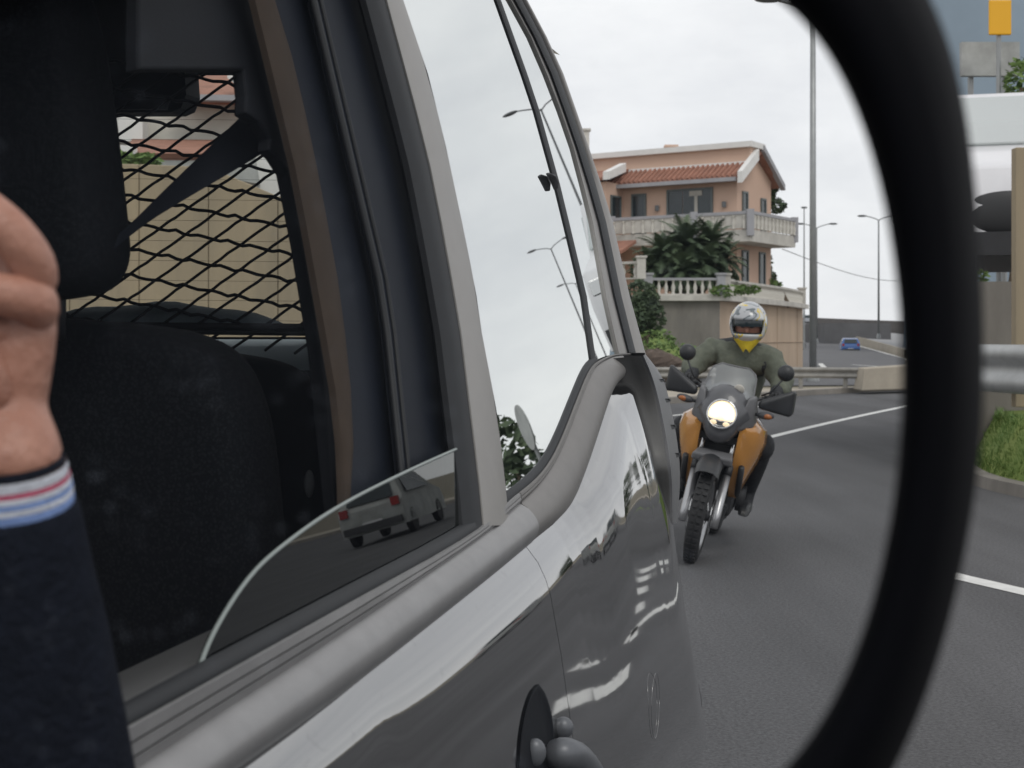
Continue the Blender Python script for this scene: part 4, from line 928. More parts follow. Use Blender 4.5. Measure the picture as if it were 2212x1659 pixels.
# ------------------------------------------------------------------ street lamps and wire
def lamp(label, base, h, arms, r0=.11, r1=.06, m='lamp_metal', group='street lamps along the far road', hs=1.0):
    t_ = thing('street_lamp', base, label, 'street lamp', group); b = Vector(base)
    mb = MB(); mb.tube([b, b + UPZ * h * .5, b + UPZ * h], [r0, (r0 + r1) / 2, r1], 10); mb.lathe([(r0 * 1.8, 0), (r0 * 1.8, .1), (r0 * 1.1, .5)], b, (0, 0, 1), 10); mb.build('pole', m, t_, smooth=True)
    for ax in arms:
        av = Vector(ax); e = b + UPZ * (h + av.length * .30) + av
        mb = MB(); mb.tube([b + UPZ * (h - .05), b + UPZ * (h + .10 * av.length) + av * .25, b + UPZ * (h + .22 * av.length) + av * .65, e], r1 * .7, 8); mb.build('arm', m, t_, smooth=True)
        mb = MB(); mb.ball(e + av.normalized() * .35 * hs, .5 * hs, 12, 6, (1, .42, .22), Matrix.Rotation(math.atan2(av.y, av.x), 3, 'Z')); mb.build('lamp_head', 'lamp_dark', t_, smooth=True)
    return t_
lamp('tall thick grey lamp post just right of the beige wall, reaching out of view', flat(U(1756, 812, 50), 0), 13.2, [(-1.25, 0, 0)], .13, .095)
lamp('far twin-armed lamp whose pole stands behind the thick post', flat(U(1764, 700, 150), 1.0), 12.3, [(-1.4, 0, 0), (1.4, 0, 0)], .12, .07)
lamp('far twin-armed street lamp against the sky beside the mirror rim', flat(U(1898, 700, 140), 1.5), 11.8, [(-1.3, 0, 0), (1.3, 0, 0)], .12, .07)
t_ = thing('mast', flat(U(1737, 700, 130), 0), 'thin bare mast left of the thick lamp post', 'mast')
mb = MB(); b = WORLD[t_.name]; mb.tube([b, b + UPZ * 13.6], [.10, .05], 8); mb.build('pole', 'lamp_metal', t_); mb = MB(); mb.box(b + UPZ * 13.6, (.5, .2, .15)); mb.build('head', 'lamp_dark', t_)
mb = MB(); a, b = U(1690, 538, 68), U(2010, 600, 120); mb.tube([a.lerp(b, k / 12) - UPZ * .8 * math.sin(math.pi * k / 12) for k in range(13)], .022, 5)
tag(mb.build('overhead_wire', 'lamp_metal'), 'thin wire running from the house balcony across the sky', 'wire')

# ------------------------------------------------------------------ vehicles on the far road
def hatchback(label, base, yaw, sc_, m):
    t_ = thing('hatchback', base, label, 'car'); Mx = Matrix.Translation(Vector(base)) @ Matrix.Rotation(yaw, 4, 'Z') @ Matrix.Scale(sc_, 4)
    prof = [(-1.85, .28), (-1.9, .55), (-1.86, .85), (-1.72, .95), (-1.45, 1.38), (-1.2, 1.46), (.1, 1.47), (.45, 1.40), (1.05, .98), (1.75, .82), (1.9, .6), (1.88, .28)]
    mb = MB(); rows = []
    for y, k in ((-.80, .0), (-.82, .35), (-.62, 1), (.62, 1), (.82, .35), (.80, 0)):
        wd = y; rows.append([Vector((x, wd * (1 if z < .95 else .98), z if k == 0 else z)) for x, z in prof])
    rows = [[Vector((x, y * (.80 if z > 1.1 else 1), z)) for x, z in prof] for y in (-.82, -.6, 0, .6, .82)]
    mb.grid(rows); mb.f.append(tuple(range(len(prof)))); mb.f.append(tuple(range(4 * len(prof), 5 * len(prof))))
    mb.xf(Mx); mb.build('body', m, t_, smooth=True, auto=35)
    def piece(name, pts, mm, parent=t_): 
        q = MB(); q.prism(pts, Vector((-.02, 0, .004))); q.xf(Mx); return q.build(name, mm, parent)
    piece('rear_window', [(-1.735, -.60, .99), (-1.735, .60, .99), (-1.475, .52, 1.36), (-1.475, -.52, 1.36)], 'window_dark')
    for s_ in (-1, 1):
        q = MB(); q.box((-1.86, s_ * .66, .86), (.12, .2, .2)); q.xf(Mx); q.build('tail_light', 'red_lens', t_)
        q = MB(); q.prism([(-1.2, s_ * .80, 1.0), (.7, s_ * .80, 1.0), (.2, s_ * .665, 1.40), (-1.1, s_ * .665, 1.40)], (0, s_ * .01, 0)); q.xf(Mx); q.build('side_window', 'window_dark', t_)
        for x in (-1.2, 1.2):
            q = MB(); q.lathe([(.05, -.08), (.29, -.08), (.30, 0), (.29, .08), (.05, .08)], (x, s_ * .74, .30), (0, 1, 0), 14); q.xf(Mx); q.build('wheel', 'tyre', t_)
    q = MB(); q.box((-1.9, 0, .48), (.06, .5, .13)); q.xf(Mx); q.build('number_plate', 'white_paint', t_)
    q = MB(); q.box((-1.92, 0, .42), (.1, 1.5, .16)); q.xf(Mx); q.build('bumper', 'dark_plastic', t_)
    return t_
bc = U(1835, 764, 134); hatchback('small blue hatchback driving away on the far road', Vector((bc.x, bc.y, .012)), R(80), 1.04, 'blue_paint')
wc_ = U(1741, 702, 200); hatchback('tiny pale silver car beside the thick lamp post at the wall end', wc_, R(85), 1.0, 'silver_paint')
mb = MB(); p = U(1741, 702.5, 200); mb.box(p - UPZ * 3, (8, 60, 5.96)); structure(mb.build('road_embankment', 'asphalt_far'))

# ------------------------------------------------------------------ seen through the van's rear window: concrete wall and white house
bw = thing('concrete_wall', U(400, 1000, 16) * Vector((1, 1, 0)) if False else Vector((-3.7, 16, 0)), 'tall beige stained concrete wall seen through the luggage net', 'wall')
tops = [(-300, 352), (120, 352), (420, 356), (520, 372), (620, 436), (760, 446), (900, 450)]
tx = [a for a, b in tops]; ty = [b for a, b in tops]
us = list(range(-300, 901, 150))
for a, b in zip(us[:-1], us[1:]):
    pa, pb_ = U(a + .6, interp(tx, ty, a), 16), U(b - .6, interp(tx, ty, b), 16)
    mb = MB(); mb.hexa([flat(pa, -.05), flat(pb_, -.05), flat(pb_, -.05) + Vector((0, .3, 0)), flat(pa, -.05) + Vector((0, .3, 0)), pa, pb_, pb_ + Vector((0, .3, 0)), pa + Vector((0, .3, 0))]); mb.build('panel', 'wall_stain', bw, bevel=.012)
mb = MB(); mb.box((-3.7, 16.24, 1.45), (6.6, .1, 2.9)); mb.build('backing', 'concrete_grey', bw)
wh_ = thing('house', flat(U(350, 700, 25), 0), 'white house with two orange tile roofs above the beige wall, behind the net', 'house')
def fb(u0, u1, v0_, v1_, d, th, name, m, parent):   # upright block facing the road, standing at depth d
    mb = MB(); a, b = U(u0, v1_, d), U(u1, v0_, d); mb.box(((a.x + b.x) / 2, d + th / 2, (a.z + b.z) / 2), (b.x - a.x, th, b.z - a.z)); return mb.build(name, m, parent)
mb = MB(); a, b = U(-120, 700, 25), U(640, 212, 25); mb.box(((a.x + b.x) / 2, 27, b.z / 2), (b.x - a.x, 4, b.z)); mb.build('wall', 'stone_white', wh_)
fb(150, 308, 240, 305, 24.6, .4, 'white_wing', 'white_trim', wh_)
mb = MB(); p = [U(380, 208, 24.4), U(660, 212, 24.4)]; q = [U(360, 160, 26.5), U(660, 164, 26.5)]; mb.hexa(p[::1] + [p[1] + Vector((0, .1, -.12)), p[0] + Vector((0, .1, -.12))] + q + [q[1] + Vector((0, .1, -.12)), q[0] + Vector((0, .1, -.12))]); r1_ = mb.build('roof', 'roof_tile', wh_)
mb = MB(); mb.beam(U(375, 211, 24.3), U(660, 216, 24.3), Vector((0, .1, 0)), UPZ * .05); mb.build('gutter', 'slate_trim', r1_)
mb = MB(); mb.beam(U(500, 163, 24.5), U(540, 196, 24.35), Vector((.05, .1, 0)), UPZ * .06); mb.build('verge', 'white_trim', r1_)
mb = MB(); p = [U(270, 330, 22.6), U(640, 334, 22.6)]; q = [U(285, 300, 24.6), U(640, 304, 24.6)]; mb.hexa(p + [p[1] + Vector((0, .1, -.1)), p[0] + Vector((0, .1, -.1))] + q + [q[1] + Vector((0, .1, -.1)), q[0] + Vector((0, .1, -.1))]); r2_ = mb.build('porch_roof', 'roof_tile', wh_)
mb = MB(); mb.beam(U(225, 322, 22.5), U(290, 326, 22.5), Vector((0, .2, 0)), UPZ * .06); mb.build('porch_beam', 'white_trim', wh_)
fb(-60, 640, 333, 380, 22.7, .3, 'porch_wall', 'panel_grey', wh_)
shrub('light green bush on top of the beige wall behind the net', flat(U(280, 700, 18), 0), [(U(280, 345, 18), (.35, .3, .10)), (U(310, 348, 18), (.25, .3, .08))], 120, .06, 'leaf_light', trunk=False)
wh2 = thing('garage', flat(U(600, 700, 19), 0), 'small white outbuilding with grey roof edge above the wall step', 'building')
a, b = U(548, 700, 19), U(800, 332, 19); mb = MB(); mb.box(((a.x + b.x) / 2, 20, b.z / 2), (b.x - a.x, 2, b.z)); mb.build('wall', 'white_trim', wh2)
mb = MB(); mb.hexa([U(455, 378, 18), U(562, 398, 18), U(562, 398, 19), U(455, 378, 19), U(470, 338, 18), U(552, 340, 18), U(552, 340, 19), U(470, 338, 19)]); mb.build('roof', 'panel_grey', wh2)

# ------------------------------------------------------------------ motorcycle
BO = flat(G(1491, 1212), 0); yaw = Vector((math.sin(R(13.5)), math.cos(R(13.5)), 0)); lat_ = Vector((yaw.y, -yaw.x, 0)); LEAN = R(12)
B3 = Matrix((( lat_.x, yaw.x, 0), (lat_.y, yaw.y, 0), (0, 0, 1))) @ Matrix.Rotation(LEAN, 3, 'Y')
BM = Matrix.Translation(BO) @ B3.to_4x4()
bike = thing('motorcycle', BO, 'orange and grey adventure motorcycle with its headlight on, leaning towards the camera', 'motorcycle')
def bpart(mb, name, m, parent=bike, **kw): mb.xf(BM); return mb.build(name, m, parent, **kw)
def wheel_(y, r, tw, name):
    mb = MB(); prof = []
    for k in range(13):
        a = math.pi * 2 * k / 12; prof.append((r - .055 + .055 * math.cos(a), tw * math.sin(a)))
    mb.lathe(prof, (0, y, r), (1, 0, 0), 44); w_ = bpart(mb, name, 'tyre', smooth=True)
    mb = MB()
    for k in range(44):     # tread blocks
        a = 2 * math.pi * k / 44; 
        for sx in (-1, 1):
            rot = Matrix.Rotation(a, 3, 'X'); c = Vector((sx * tw * .42, y, r)) + rot @ Vector((0, 0, r - .001))
            mb.box(c, (tw * .62, .026, .012), rot)
    o_ = bpart(mb, 'tread', 'tyre', w_); o_['kind'] = 'stuff'
    mb = MB(); mb.lathe([(r - .115, -.045), (r - .09, -.048), (r - .09, .048), (r - .115, .045)], (0, y, r), (1, 0, 0), 36, closed=True); bpart(mb, 'rim', 'alloy', w_, smooth=True)
    for k in range(18):
        a = 2 * math.pi * k / 18; s_ = 1 if k % 2 else -1; mb = MB()
        mb.tube([Vector((s_ * .05, y + .03 * math.cos(a + .5), r + .03 * math.sin(a + .5))), Vector((0, y + (r - .1) * math.cos(a), r + (r - .1) * math.sin(a)))], .003, 4); bpart(mb, 'spoke', 'chrome', w_)
    mb = MB(); mb.lathe([(.0, -.07), (.035, -.07), (.045, 0), (.035, .07), (0, .07)], (0, y, r), (1, 0, 0), 14); bpart(mb, 'hub', 'engine', w_, smooth=True)
    for s_ in ((-1, 1) if y == 0 else (1,)):
        mb = MB(); mb.lathe([(.085, 0), (.13, 0), (.13, .005), (.085, .005)], (s_ * .075, y, r), (1, 0, 0), 28, closed=True); bpart(mb, 'brake_disc', 'chrome', w_, smooth=False)
    return w_
wheel_(0, .335, .054, 'front_wheel'); wheel_(1.5, .325, .066, 'rear_wheel')
rk_ = lambda z: .5 * (z - .335) * 1.02 - .05       # fork rake
for s_ in (-1, 1):
    mb = MB(); x = s_ * .112
    mb.tube([(x, rk_(.29) + .03, .27), (x, rk_(.36) + .03, .36), (x, rk_(.66) + .03, .66)], [.028, .030, .030], 12); bpart(mb, 'fork_slider', 'alloy', smooth=True)
    mb = MB(); mb.tube([(x, rk_(.66) + .03, .66), (x, rk_(1.08) + .03, 1.08)], .0215, 12); bpart(mb, 'fork_tube', 'chrome', smooth=True)
    mb = MB(); mb.tube([(x, rk_(.62) + .028, .62), (x, rk_(.69) + .028, .69)], .034, 12); bpart(mb, 'fork_seal', 'black_plastic', smooth=True)
    mb = MB(); mb.box((x - s_ * .01, .12, .42), (.05, .09, .10)); bpart(mb, 'brake_caliper', 'alloy', bevel=.012)
mb = MB(); mb.tube([(-.13, 0, .335), (.13, 0, .335)], .016, 12); bpart(mb, 'axle', 'chrome', smooth=True)
mb = MB(); mb.box((0, rk_(.86) + .03, .86), (.30, .07, .06)); mb.box((0, rk_(1.08) + .03, 1.08), (.28, .08, .04)); bpart(mb, 'fork_clamp', 'engine', bevel=.01)
# front mudguard, arched
mb = MB(); rows = []
for k in range(15):
    a = R(-40 + 110 * k / 14); rows.append([Vector((x, (.335 + .075 + dz) * -math.sin(-a) * 1, .335 + (.335 + .075 + dz) * math.cos(a))) for x, dz in ((-.085, -.06), (-.082, -.02), (-.05, .012), (0, .02), (.05, .012), (.082, -.02), (.085, -.06))])
mb.grid(rows); bpart(mb, 'front_mudguard', 'black_plastic', smooth=True)
mb = MB(); mb.hexa([(-.15, -.02, .70), (.15, -.02, .70), (.13, .12, .72), (-.13, .12, .72), (-.14, -.04, .755), (.14, -.04, .755), (.12, .12, .785), (-.12, .12, .785)]); bpart(mb, 'fork_brace', 'grey_plastic', bevel=.015)
# cowl, headlight, screen
def loft(name, m, secs, parent=bike, closed=True, **kw):
    mb = MB(); mb.grid(secs, closed=closed)
    if closed:
        n = len(secs[0]); b = 0; mb.f.append(tuple(range(n))[::-1]); mb.f.append(tuple(range((len(secs) - 1) * n, len(secs) * n)))
    return bpart(mb, name, m, parent, smooth=True, **kw)
def oval(y, cz, rx, rz, n=20, tilt=0, pinch=1):
    out = []
    for k in range(n):
        a = 2 * math.pi * k / n; x = rx * math.cos(a); z = rz * math.sin(a)
        if z < 0: x *= pinch
        out.append(Vector((x, y + z * tilt, cz + z)))
    return out
loft('cowl', 'cowl_grey', [oval(.02, 1.04, .115, .14, tilt=.25, pinch=.85), oval(.06, 1.04, .155, .19, tilt=.25, pinch=.8), oval(.16, 1.05, .20, .22, tilt=.2, pinch=.75), oval(.34, 1.05, .21, .2, tilt=.1, pinch=.7)], auto=60)
mb = MB(); cz = 1.045; mb.lathe([(.104, .03), (.108, -.01), (.096, -.022), (.092, .0)], (0, .005, cz), Vector((0, 1, -.2)), 28); hl = bpart(mb, 'headlight', 'chrome', smooth=True)
mb = MB(); mb.lathe([(.0, -.028), (.05, -.024), (.082, -.012), (.092, .004)], (0, .004, cz), Vector((0, 1, -.2)), 28); 
for q in mb.v: q.z = max(q.z, cz - .035)
bpart(mb, 'beam_lens', 'headlight_glow', hl, smooth=True)
mb = MB(); mb.lathe([(.0, -.020), (.05, -.017), (.08, -.008), (.090, .006)], (0, .006, cz), Vector((0, 1, -.2)), 28); 
for q in mb.v: q.z = min(q.z, cz - .034)
bpart(mb, 'lower_lens', 'chrome', hl, smooth=True)
for s_ in (-1, 1): mb = MB(); mb.ball((s_ * .045, -.016, cz - .062), .020, 12, 6, (1.3, .4, .8)); bpart(mb, 'side_bulb', 'headlight_soft', hl, smooth=True)
rows = []
for i in range(9):
    t = i / 8; z = 1.12 + .26 * t; hw = .185 * (1 - .14 * t) * (1 if t < .75 else math.sqrt(max(.16, 1 - ((t - .75) / .27) ** 2 * .72))); yb = .06 + .17 * t + .05 * t * t
    rows.append([Vector((hw * math.sin(R(-62 + 124 * k / 12)) / math.sin(R(62)), yb + .16 * (1 - math.cos(R(-62 + 124 * k / 12))), z)) for k in range(13)])
mb = MB(); mb.grid(rows); sc_o = bpart(mb, 'windscreen', 'screen_clear', smooth=True)
rim_pts = [r_[0] for r_ in rows] + rows[-1][1:-1] + [r_[-1] for r_ in reversed(rows)]
mb = MB(); mb.tube(rim_pts, .006, 6); bpart(mb, 'screen_edge', 'grey_plastic', sc_o, smooth=True)
for s_ in (-1, 1):
    mb = MB(); mb.hexa([(s_ * .10, .07, .93), (s_ * .225, .17, .985), (s_ * .235, .30, 1.0), (s_ * .12, .2, .95), (s_ * .155, .075, 1.19), (s_ * .195, .13, 1.20), (s_ * .20, .26, 1.22), (s_ * .15, .18, 1.2)])
    bpart(mb, 'cowl_wing', 'grey_plastic', smooth=True, bevel=.02)
mb = MB(); mb.box((0, .22, 1.16), (.24, .08, .12)); bpart(mb, 'instrument_panel', 'black_plastic', bevel=.03)
mb = MB(); mb.lathe([(.0, .0), (.035, .0), (.038, .02), (0, .02)], (.07, .14, 1.225), (0, 1, .3), 16); bpart(mb, 'dial', 'pale_beige', smooth=True)
# orange flank panels with dark lower edges, tank and seat
for s_ in (-1, 1):
    secs = []
    for y, x0, x1, z0, z1_ in ((.13, .135, .185, .86, .99), (.20, .13, .255, .68, 1.03), (.32, .13, .305, .52, 1.03), (.48, .13, .32, .44, 1.03), (.66, .13, .27, .60, 1.02), (.80, .13, .22, .74, 1.0)):
        zm = (z0 + z1_) / 2; secs.append([Vector((s_ * a, y, b)) for a, b in ((x0, z1_), ((x0 + x1) / 2, z1_ + .008), (x1 - .012, lerp(zm, z1_, .78)), (x1, lerp(zm, z1_, .45)), (x1 - .03, zm), (lerp(x0, x1, .55), lerp(z0, zm, .45)), (lerp(x0, x1, .3), z0), (x0, z0), (x0, zm))])
    o_ = loft('side_fairing', 'orange_paint', secs, auto=38)
    mb = MB(); mb.tube([(s_ * .20, .17, .70), (s_ * .20, .3, .53), (s_ * .19, .46, .47), (s_ * .17, .64, .57)], .022, 8); bpart(mb, 'fairing_edge', 'black_plastic', o_, smooth=True)
    mb = MB(); mb.ball((s_ * .285, .16, 1.09), .05, 12, 8, (1.25, .6, .55), Matrix.Rotation(-s_ * .1, 3, 'Y')); ti = bpart(mb, 'turn_signal', 'dark_plastic', smooth=True)
    mb = MB(); mb.ball((s_ * .30, .145, 1.088), .034, 10, 6, (1, .6, .6)); bpart(mb, 'amber_lens', 'amber', ti, smooth=True)
    mb = MB(); mb.tube([(s_ * .18, .2, 1.08), (s_ * .27, .17, 1.09)], .012, 8); bpart(mb, 'signal_stalk', 'black_plastic', ti, smooth=True)
loft('fuel_tank', 'orange_paint', [oval(.42, .98, .13, .12), oval(.55, 1.0, .19, .15), oval(.72, .98, .17, .14), oval(.86, .93, .12, .09)])
loft('seat', 'black_plastic', [oval(.80, .91, .10, .06), oval(.95, .87, .14, .06), oval(1.2, .90, .15, .06), oval(1.55, .95, .12, .05)])
loft('tail', 'orange_paint', [oval(1.2, .82, .14, .06), oval(1.5, .88, .13, .06), oval(1.78, .93, .08, .04)])
mb = MB(); mb.box((0, .38, .74), (.30, .06, .34)); rd = bpart(mb, 'radiator', 'engine', bevel=.015)
for k in range(8): mb = MB(); mb.box((0, .345, .60 + k * .04), (.27, .02, .012)); bpart(mb, 'radiator_fin', 'black_plastic', rd)
mb = MB(); mb.box((0, .74, .46), (.34, .46, .36)); mb.box((0, .56, .68), (.22, .22, .3)); bpart(mb, 'engine_block', 'engine', bevel=.04)
mb = MB(); mb.lathe([(.0, 0), (.10, .0), (.11, .03), (.11, .06)], (.24, .80, .42), (-1, 0, 0), 20); bpart(mb, 'clutch_cover', 'engine', smooth=True)
mb = MB(); mb.lathe([(.0, 0), (.10, .0), (.11, .03), (.11, .06)], (-.24, .80, .42), (1, 0, 0), 20); bpart(mb, 'generator_cover', 'engine', smooth=True)
mb = MB(); mb.tube([(.06, .46, .62), (.07, .40, .45), (.06, .48, .27), (.08, .8, .24), (.14, 1.2, .33)], .022, 10); bpart(mb, 'exhaust_pipe', 'alloy', smooth=True)
mb = MB(); mb.tube([(.17, 1.15, .38), (.19, 1.4, .52), (.20, 1.75, .68)], [.04, .065, .06], 14); bpart(mb, 'silencer', 'alloy', smooth=True)
mb = MB(); mb.hexa([(-.12, .42, .24), (.12, .42, .24), (.12, .95, .20), (-.12, .95, .20), (-.15, .40, .40), (.15, .40, .40), (.14, .95, .26), (-.14, .95, .26)]); bpart(mb, 'skid_plate', 'dark_plastic', bevel=.02)
for s_ in (-1, 1):
    mb = MB(); mb.tube([(s_ * .10, .95, .40), (s_ * .08, 1.25, .36), (s_ * .09, 1.5, .325)], .028, 8); bpart(mb, 'swingarm', 'engine', smooth=True)
    mb = MB(); mb.tube([(s_ * .16, .90, .36), (s_ * .30, .90, .36)], .014, 8); bpart(mb, 'footpeg', 'alloy', smooth=True)
    # controls
    mb = MB(); mb.hexa([(s_ * .215, .20, 1.12), (s_ * .455, .27, 1.10), (s_ * .47, .38, 1.12), (s_ * .215, .26, 1.13), (s_ * .22, .20, 1.18), (s_ * .45, .25, 1.305), (s_ * .46, .38, 1.30), (s_ * .22, .26, 1.19)])
    o_ = bpart(mb, 'hand_guard', 'black_plastic', smooth=True); sb_ = o_.modifiers.new('bevel', 'BEVEL'); sb_.width = .05; sb_.segments = 4
    mb = MB(); mb.tube([(s_ * .24, .40, 1.2), (s_ * .45, .45, 1.215)], .017, 10); bpart(mb, 'grip', 'black_plastic', smooth=True)
    mb = MB(); mb.tube([(s_ * .22, .39, 1.21), (s_ * .28, .33, 1.25), (s_ * .345, .32, 1.36)], .007, 8); ms_ = bpart(mb, 'rear_view_mirror', 'black_plastic', smooth=True)
    mb = MB(); mb.lathe([(.0, -.03), (.035, -.025), (.056, -.005), (.06, .012), (.0, .014)], (s_ * .355, .32, 1.405), (0, 1, 0), 20); bpart(mb, 'mirror_shell', 'black_plastic', ms_, smooth=True)
mb = MB(); mb.tube([(-.44, .45, 1.215), (-.25, .40, 1.2), (-.12, .36, 1.14), (.12, .36, 1.14), (.25, .40, 1.2), (.44, .45, 1.215)], .012, 8); bpart(mb, 'handlebar', 'black_plastic', smooth=True)
mb = MB(); mb.tube([(-.22, .62, .95), (-.235, .55, .6), (-.2, .5, .4)], .014, 8); mb.v = mb.v; bpart(mb, 'crash_bar', 'black_plastic', smooth=True)

# ------------------------------------------------------------------ rider
def bw_(x, y, z): return BM @ Vector((x, y, z))
rider = thing('person', BO + yaw * .9, 'motorcyclist in olive jacket and patterned helmet with yellow scarf, riding towards the camera', 'person')
RJ = [((0, .98, .96), .16), ((0, .92, 1.15), (.165, .13)), ((0, .86, 1.34), (.20, .14)), ((0, .81, 1.47), (.17, .11)), ((0, .77, 1.56), .065), ((0, .73, 1.64), .085),
      ((.20, .82, 1.455), .085), ((.335, .70, 1.30), .070), ((.30, .45, 1.22), .045), ((-.20, .82, 1.455), .085), ((-.335, .70, 1.30), .070), ((-.30, .45, 1.22), .045),
      ((.15, .92, .93), .11), ((.30, .55, .83), .082), ((.25, .86, .47), .055), ((.255, .82, .36), .045), ((.26, .70, .33), .035),
      ((-.15, .92, .93), .11), ((-.30, .55, .83), .082), ((-.25, .86, .47), .055), ((-.255, .82, .36), .045), ((-.26, .70, .33), .035)]
RE = [(0, 1), (1, 2), (2, 3), (3, 4), (4, 5), (3, 6), (6, 7), (7, 8), (3, 9), (9, 10), (10, 11), (0, 12), (12, 13), (13, 14), (14, 15), (15, 16), (0, 17), (17, 18), (18, 19), (19, 20), (20, 21)]
body = skinned('body', [(bw_(*p), r_) for p, r_ in RJ], RE, 'trousers', rider)
JJ = [((0, .98, .98), (.19, .17)), ((0, .92, 1.15), (.20, .16)), ((0, .86, 1.34), (.235, .165)), ((0, .815, 1.47), (.20, .135)), ((0, .78, 1.54), .095),
      ((.215, .82, 1.45), .108), ((.34, .71, 1.31), .094), ((.325, .53, 1.24), .062), ((-.215, .82, 1.45), .108), ((-.34, .71, 1.31), .094), ((-.325, .53, 1.24), .062)]
jk = skinned('jacket', [(bw_(*p), r_) for p, r_ in JJ], [(0, 1), (1, 2), (2, 3), (3, 4), (3, 5), (5, 6), (6, 7), (3, 8), (8, 9), (9, 10)], 'jacket', rider)
tx_ = bpy.data.textures.new('folds', 'CLOUDS'); tx_.noise_scale = .065
dm = jk.modifiers.new('folds', 'DISPLACE'); dm.texture = tx_; dm.strength = .045; dm.mid_level = .5
for s_ in (-1, 1):
    palm_ = skinned('glove', [(bw_(s_ * .315, .50, 1.225), .042), (bw_(s_ * .325, .455, 1.225), .040), (bw_(s_ * .33, .43, 1.235), .030)], [(0, 1), (1, 2)], 'glove', rider)
    for k in range(4):
        x = s_ * (.29 + k * .024); skinned('finger', [(bw_(x, .44, 1.24), .012), (bw_(x, .405, 1.235), .012), (bw_(x, .40, 1.20), .011), (bw_(x, .43, 1.185), .010)], [(0, 1), (1, 2), (2, 3)], 'glove', palm_, sub=1)
    skinned('finger', [(bw_(s_ * .285, .46, 1.225), .013), (bw_(s_ * .265, .43, 1.21), .012), (bw_(s_ * .27, .415, 1.19), .010)], [(0, 1), (1, 2)], 'glove', palm_, sub=1)
    mb = MB(); mb.hexa([(s_ * .21, .62, .30), (s_ * .30, .62, .30), (s_ * .30, .90, .30), (s_ * .21, .90, .30), (s_ * .22, .66, .36), (s_ * .29, .66, .36), (s_ * .30, .90, .42), (s_ * .21, .90, .42)]); mb.xf(BM); mb.build('boot', 'black_plastic', rider, bevel=.025)
    mb = MB(); mb.ball((s_ * .31, .55, .84), .09, 12, 8, (.8, 1.0, 1.1)); mb.xf(BM); mb.build('knee_guard', 'trousers', rider, smooth=True)
# helmet: shell with face opening, visor rim, face, scarf
HC = bw_(0, .70, 1.695); HR = B3 @ Matrix.Rotation(R(4), 3, 'X') @ Matrix.Rotation(-LEAN * .75, 3, 'Y')
mb = MB(); rows = []
NH, MH = 36, 22
def hshape(th, ph_):   # th from the top, ph_ = 0 faces forward (-y)
    x = math.sin(th) * math.sin(ph_); y = -math.sin(th) * math.cos(ph_); z = math.cos(th)
    p = Vector((x * .128, y * .152, z * .150))
    if z < -.2: p.z *= 1.0; p.y += -.018 * max(0, math.cos(ph_)) * min(1, (-z - .2) * 3)
    return p
hv = [[hshape(math.pi * .80 * i / MH, 2 * math.pi * k / NH) for k in range(NH)] for i in range(MH + 1)]
vsx = []; fsx = []
for r_ in hv: vsx += r_
for i in range(MH):
    for k in range(NH):
        th = math.pi * .80 * (i + .5) / MH; ph_ = 2 * math.pi * (k + .5) / NH; ph_ = ph_ if ph_ < math.pi else ph_ - 2 * math.pi
        if R(76) < th < R(116) and abs(ph_) < R(62): continue
        fsx.append((i * NH + k, i * NH + (k + 1) % NH, (i + 1) * NH + (k + 1) % NH, (i + 1) * NH + k))
mb.add([HC + HR @ p for p in vsx], fsx); he = mb.build('helmet', 'helmet_shell', rider, smooth=True, fix=False)
so = he.modifiers.new('solid', 'SOLIDIFY'); so.thickness = .012; so.offset = -1
mb = MB(); mb.ball(HC + HR @ Vector((0, .012, -.02)), .1, 18, 12, (1.02, 1.18, 1.15), HR); fc = mb.build('face', 'skin', rider, smooth=True)
for s_ in (-1, 1): mb = MB(); mb.ball(HC + HR @ Vector((s_ * .034, -.103, -.018)), .013, 10, 6, (1.3, .6, .8), HR); mb.build('eye', 'black_plastic', fc, smooth=True)
mb = MB(); mb.ball(HC + HR @ Vector((0, -.118, -.045)), .016, 10, 6, (.8, 1, 1.5), HR); mb.build('nose', 'skin', fc, smooth=True)
mb = MB(); rows = []
for i in range(5):
    th = R(lerp(74, 96, i / 4)); rows.append([HC + HR @ (hshape(th, R(lerp(-64, 64, k / 14))) * 1.012) for k in range(15)])
mb.grid(rows); mb.build('visor', 'window_dark', he, smooth=True)
for th0, th1 in ((74, 78), (113, 118)):
    mb = MB(); mb.grid([[HC + HR @ (hshape(R(t), R(lerp(-66, 66, k / 16))) * 1.02) for k in range(17)] for t in (th0, th1)]); mb.build('opening_trim', 'black_plastic', he, smooth=True)
mb = MB(); mb.box(HC + HR @ Vector((0, -.125, .085)), (.06, .02, .018), HR); mb.build('brow_vent', 'grey_plastic', he, bevel=.006)
mb = MB(); rows = []
for i in range(7):
    t = i / 6; rows.append([HC + HR @ Vector((.105 * (1 - .75 * t) * math.sin(R(a)), -.045 - .085 * math.cos(R(a)) * (1 - .15 * t), -.10 - .095 * t + .015 * math.cos(R(a * 3)))) for a in range(-90, 91, 15)])
mb.grid(rows); mb.build('scarf', 'scarf', rider, smooth=True)

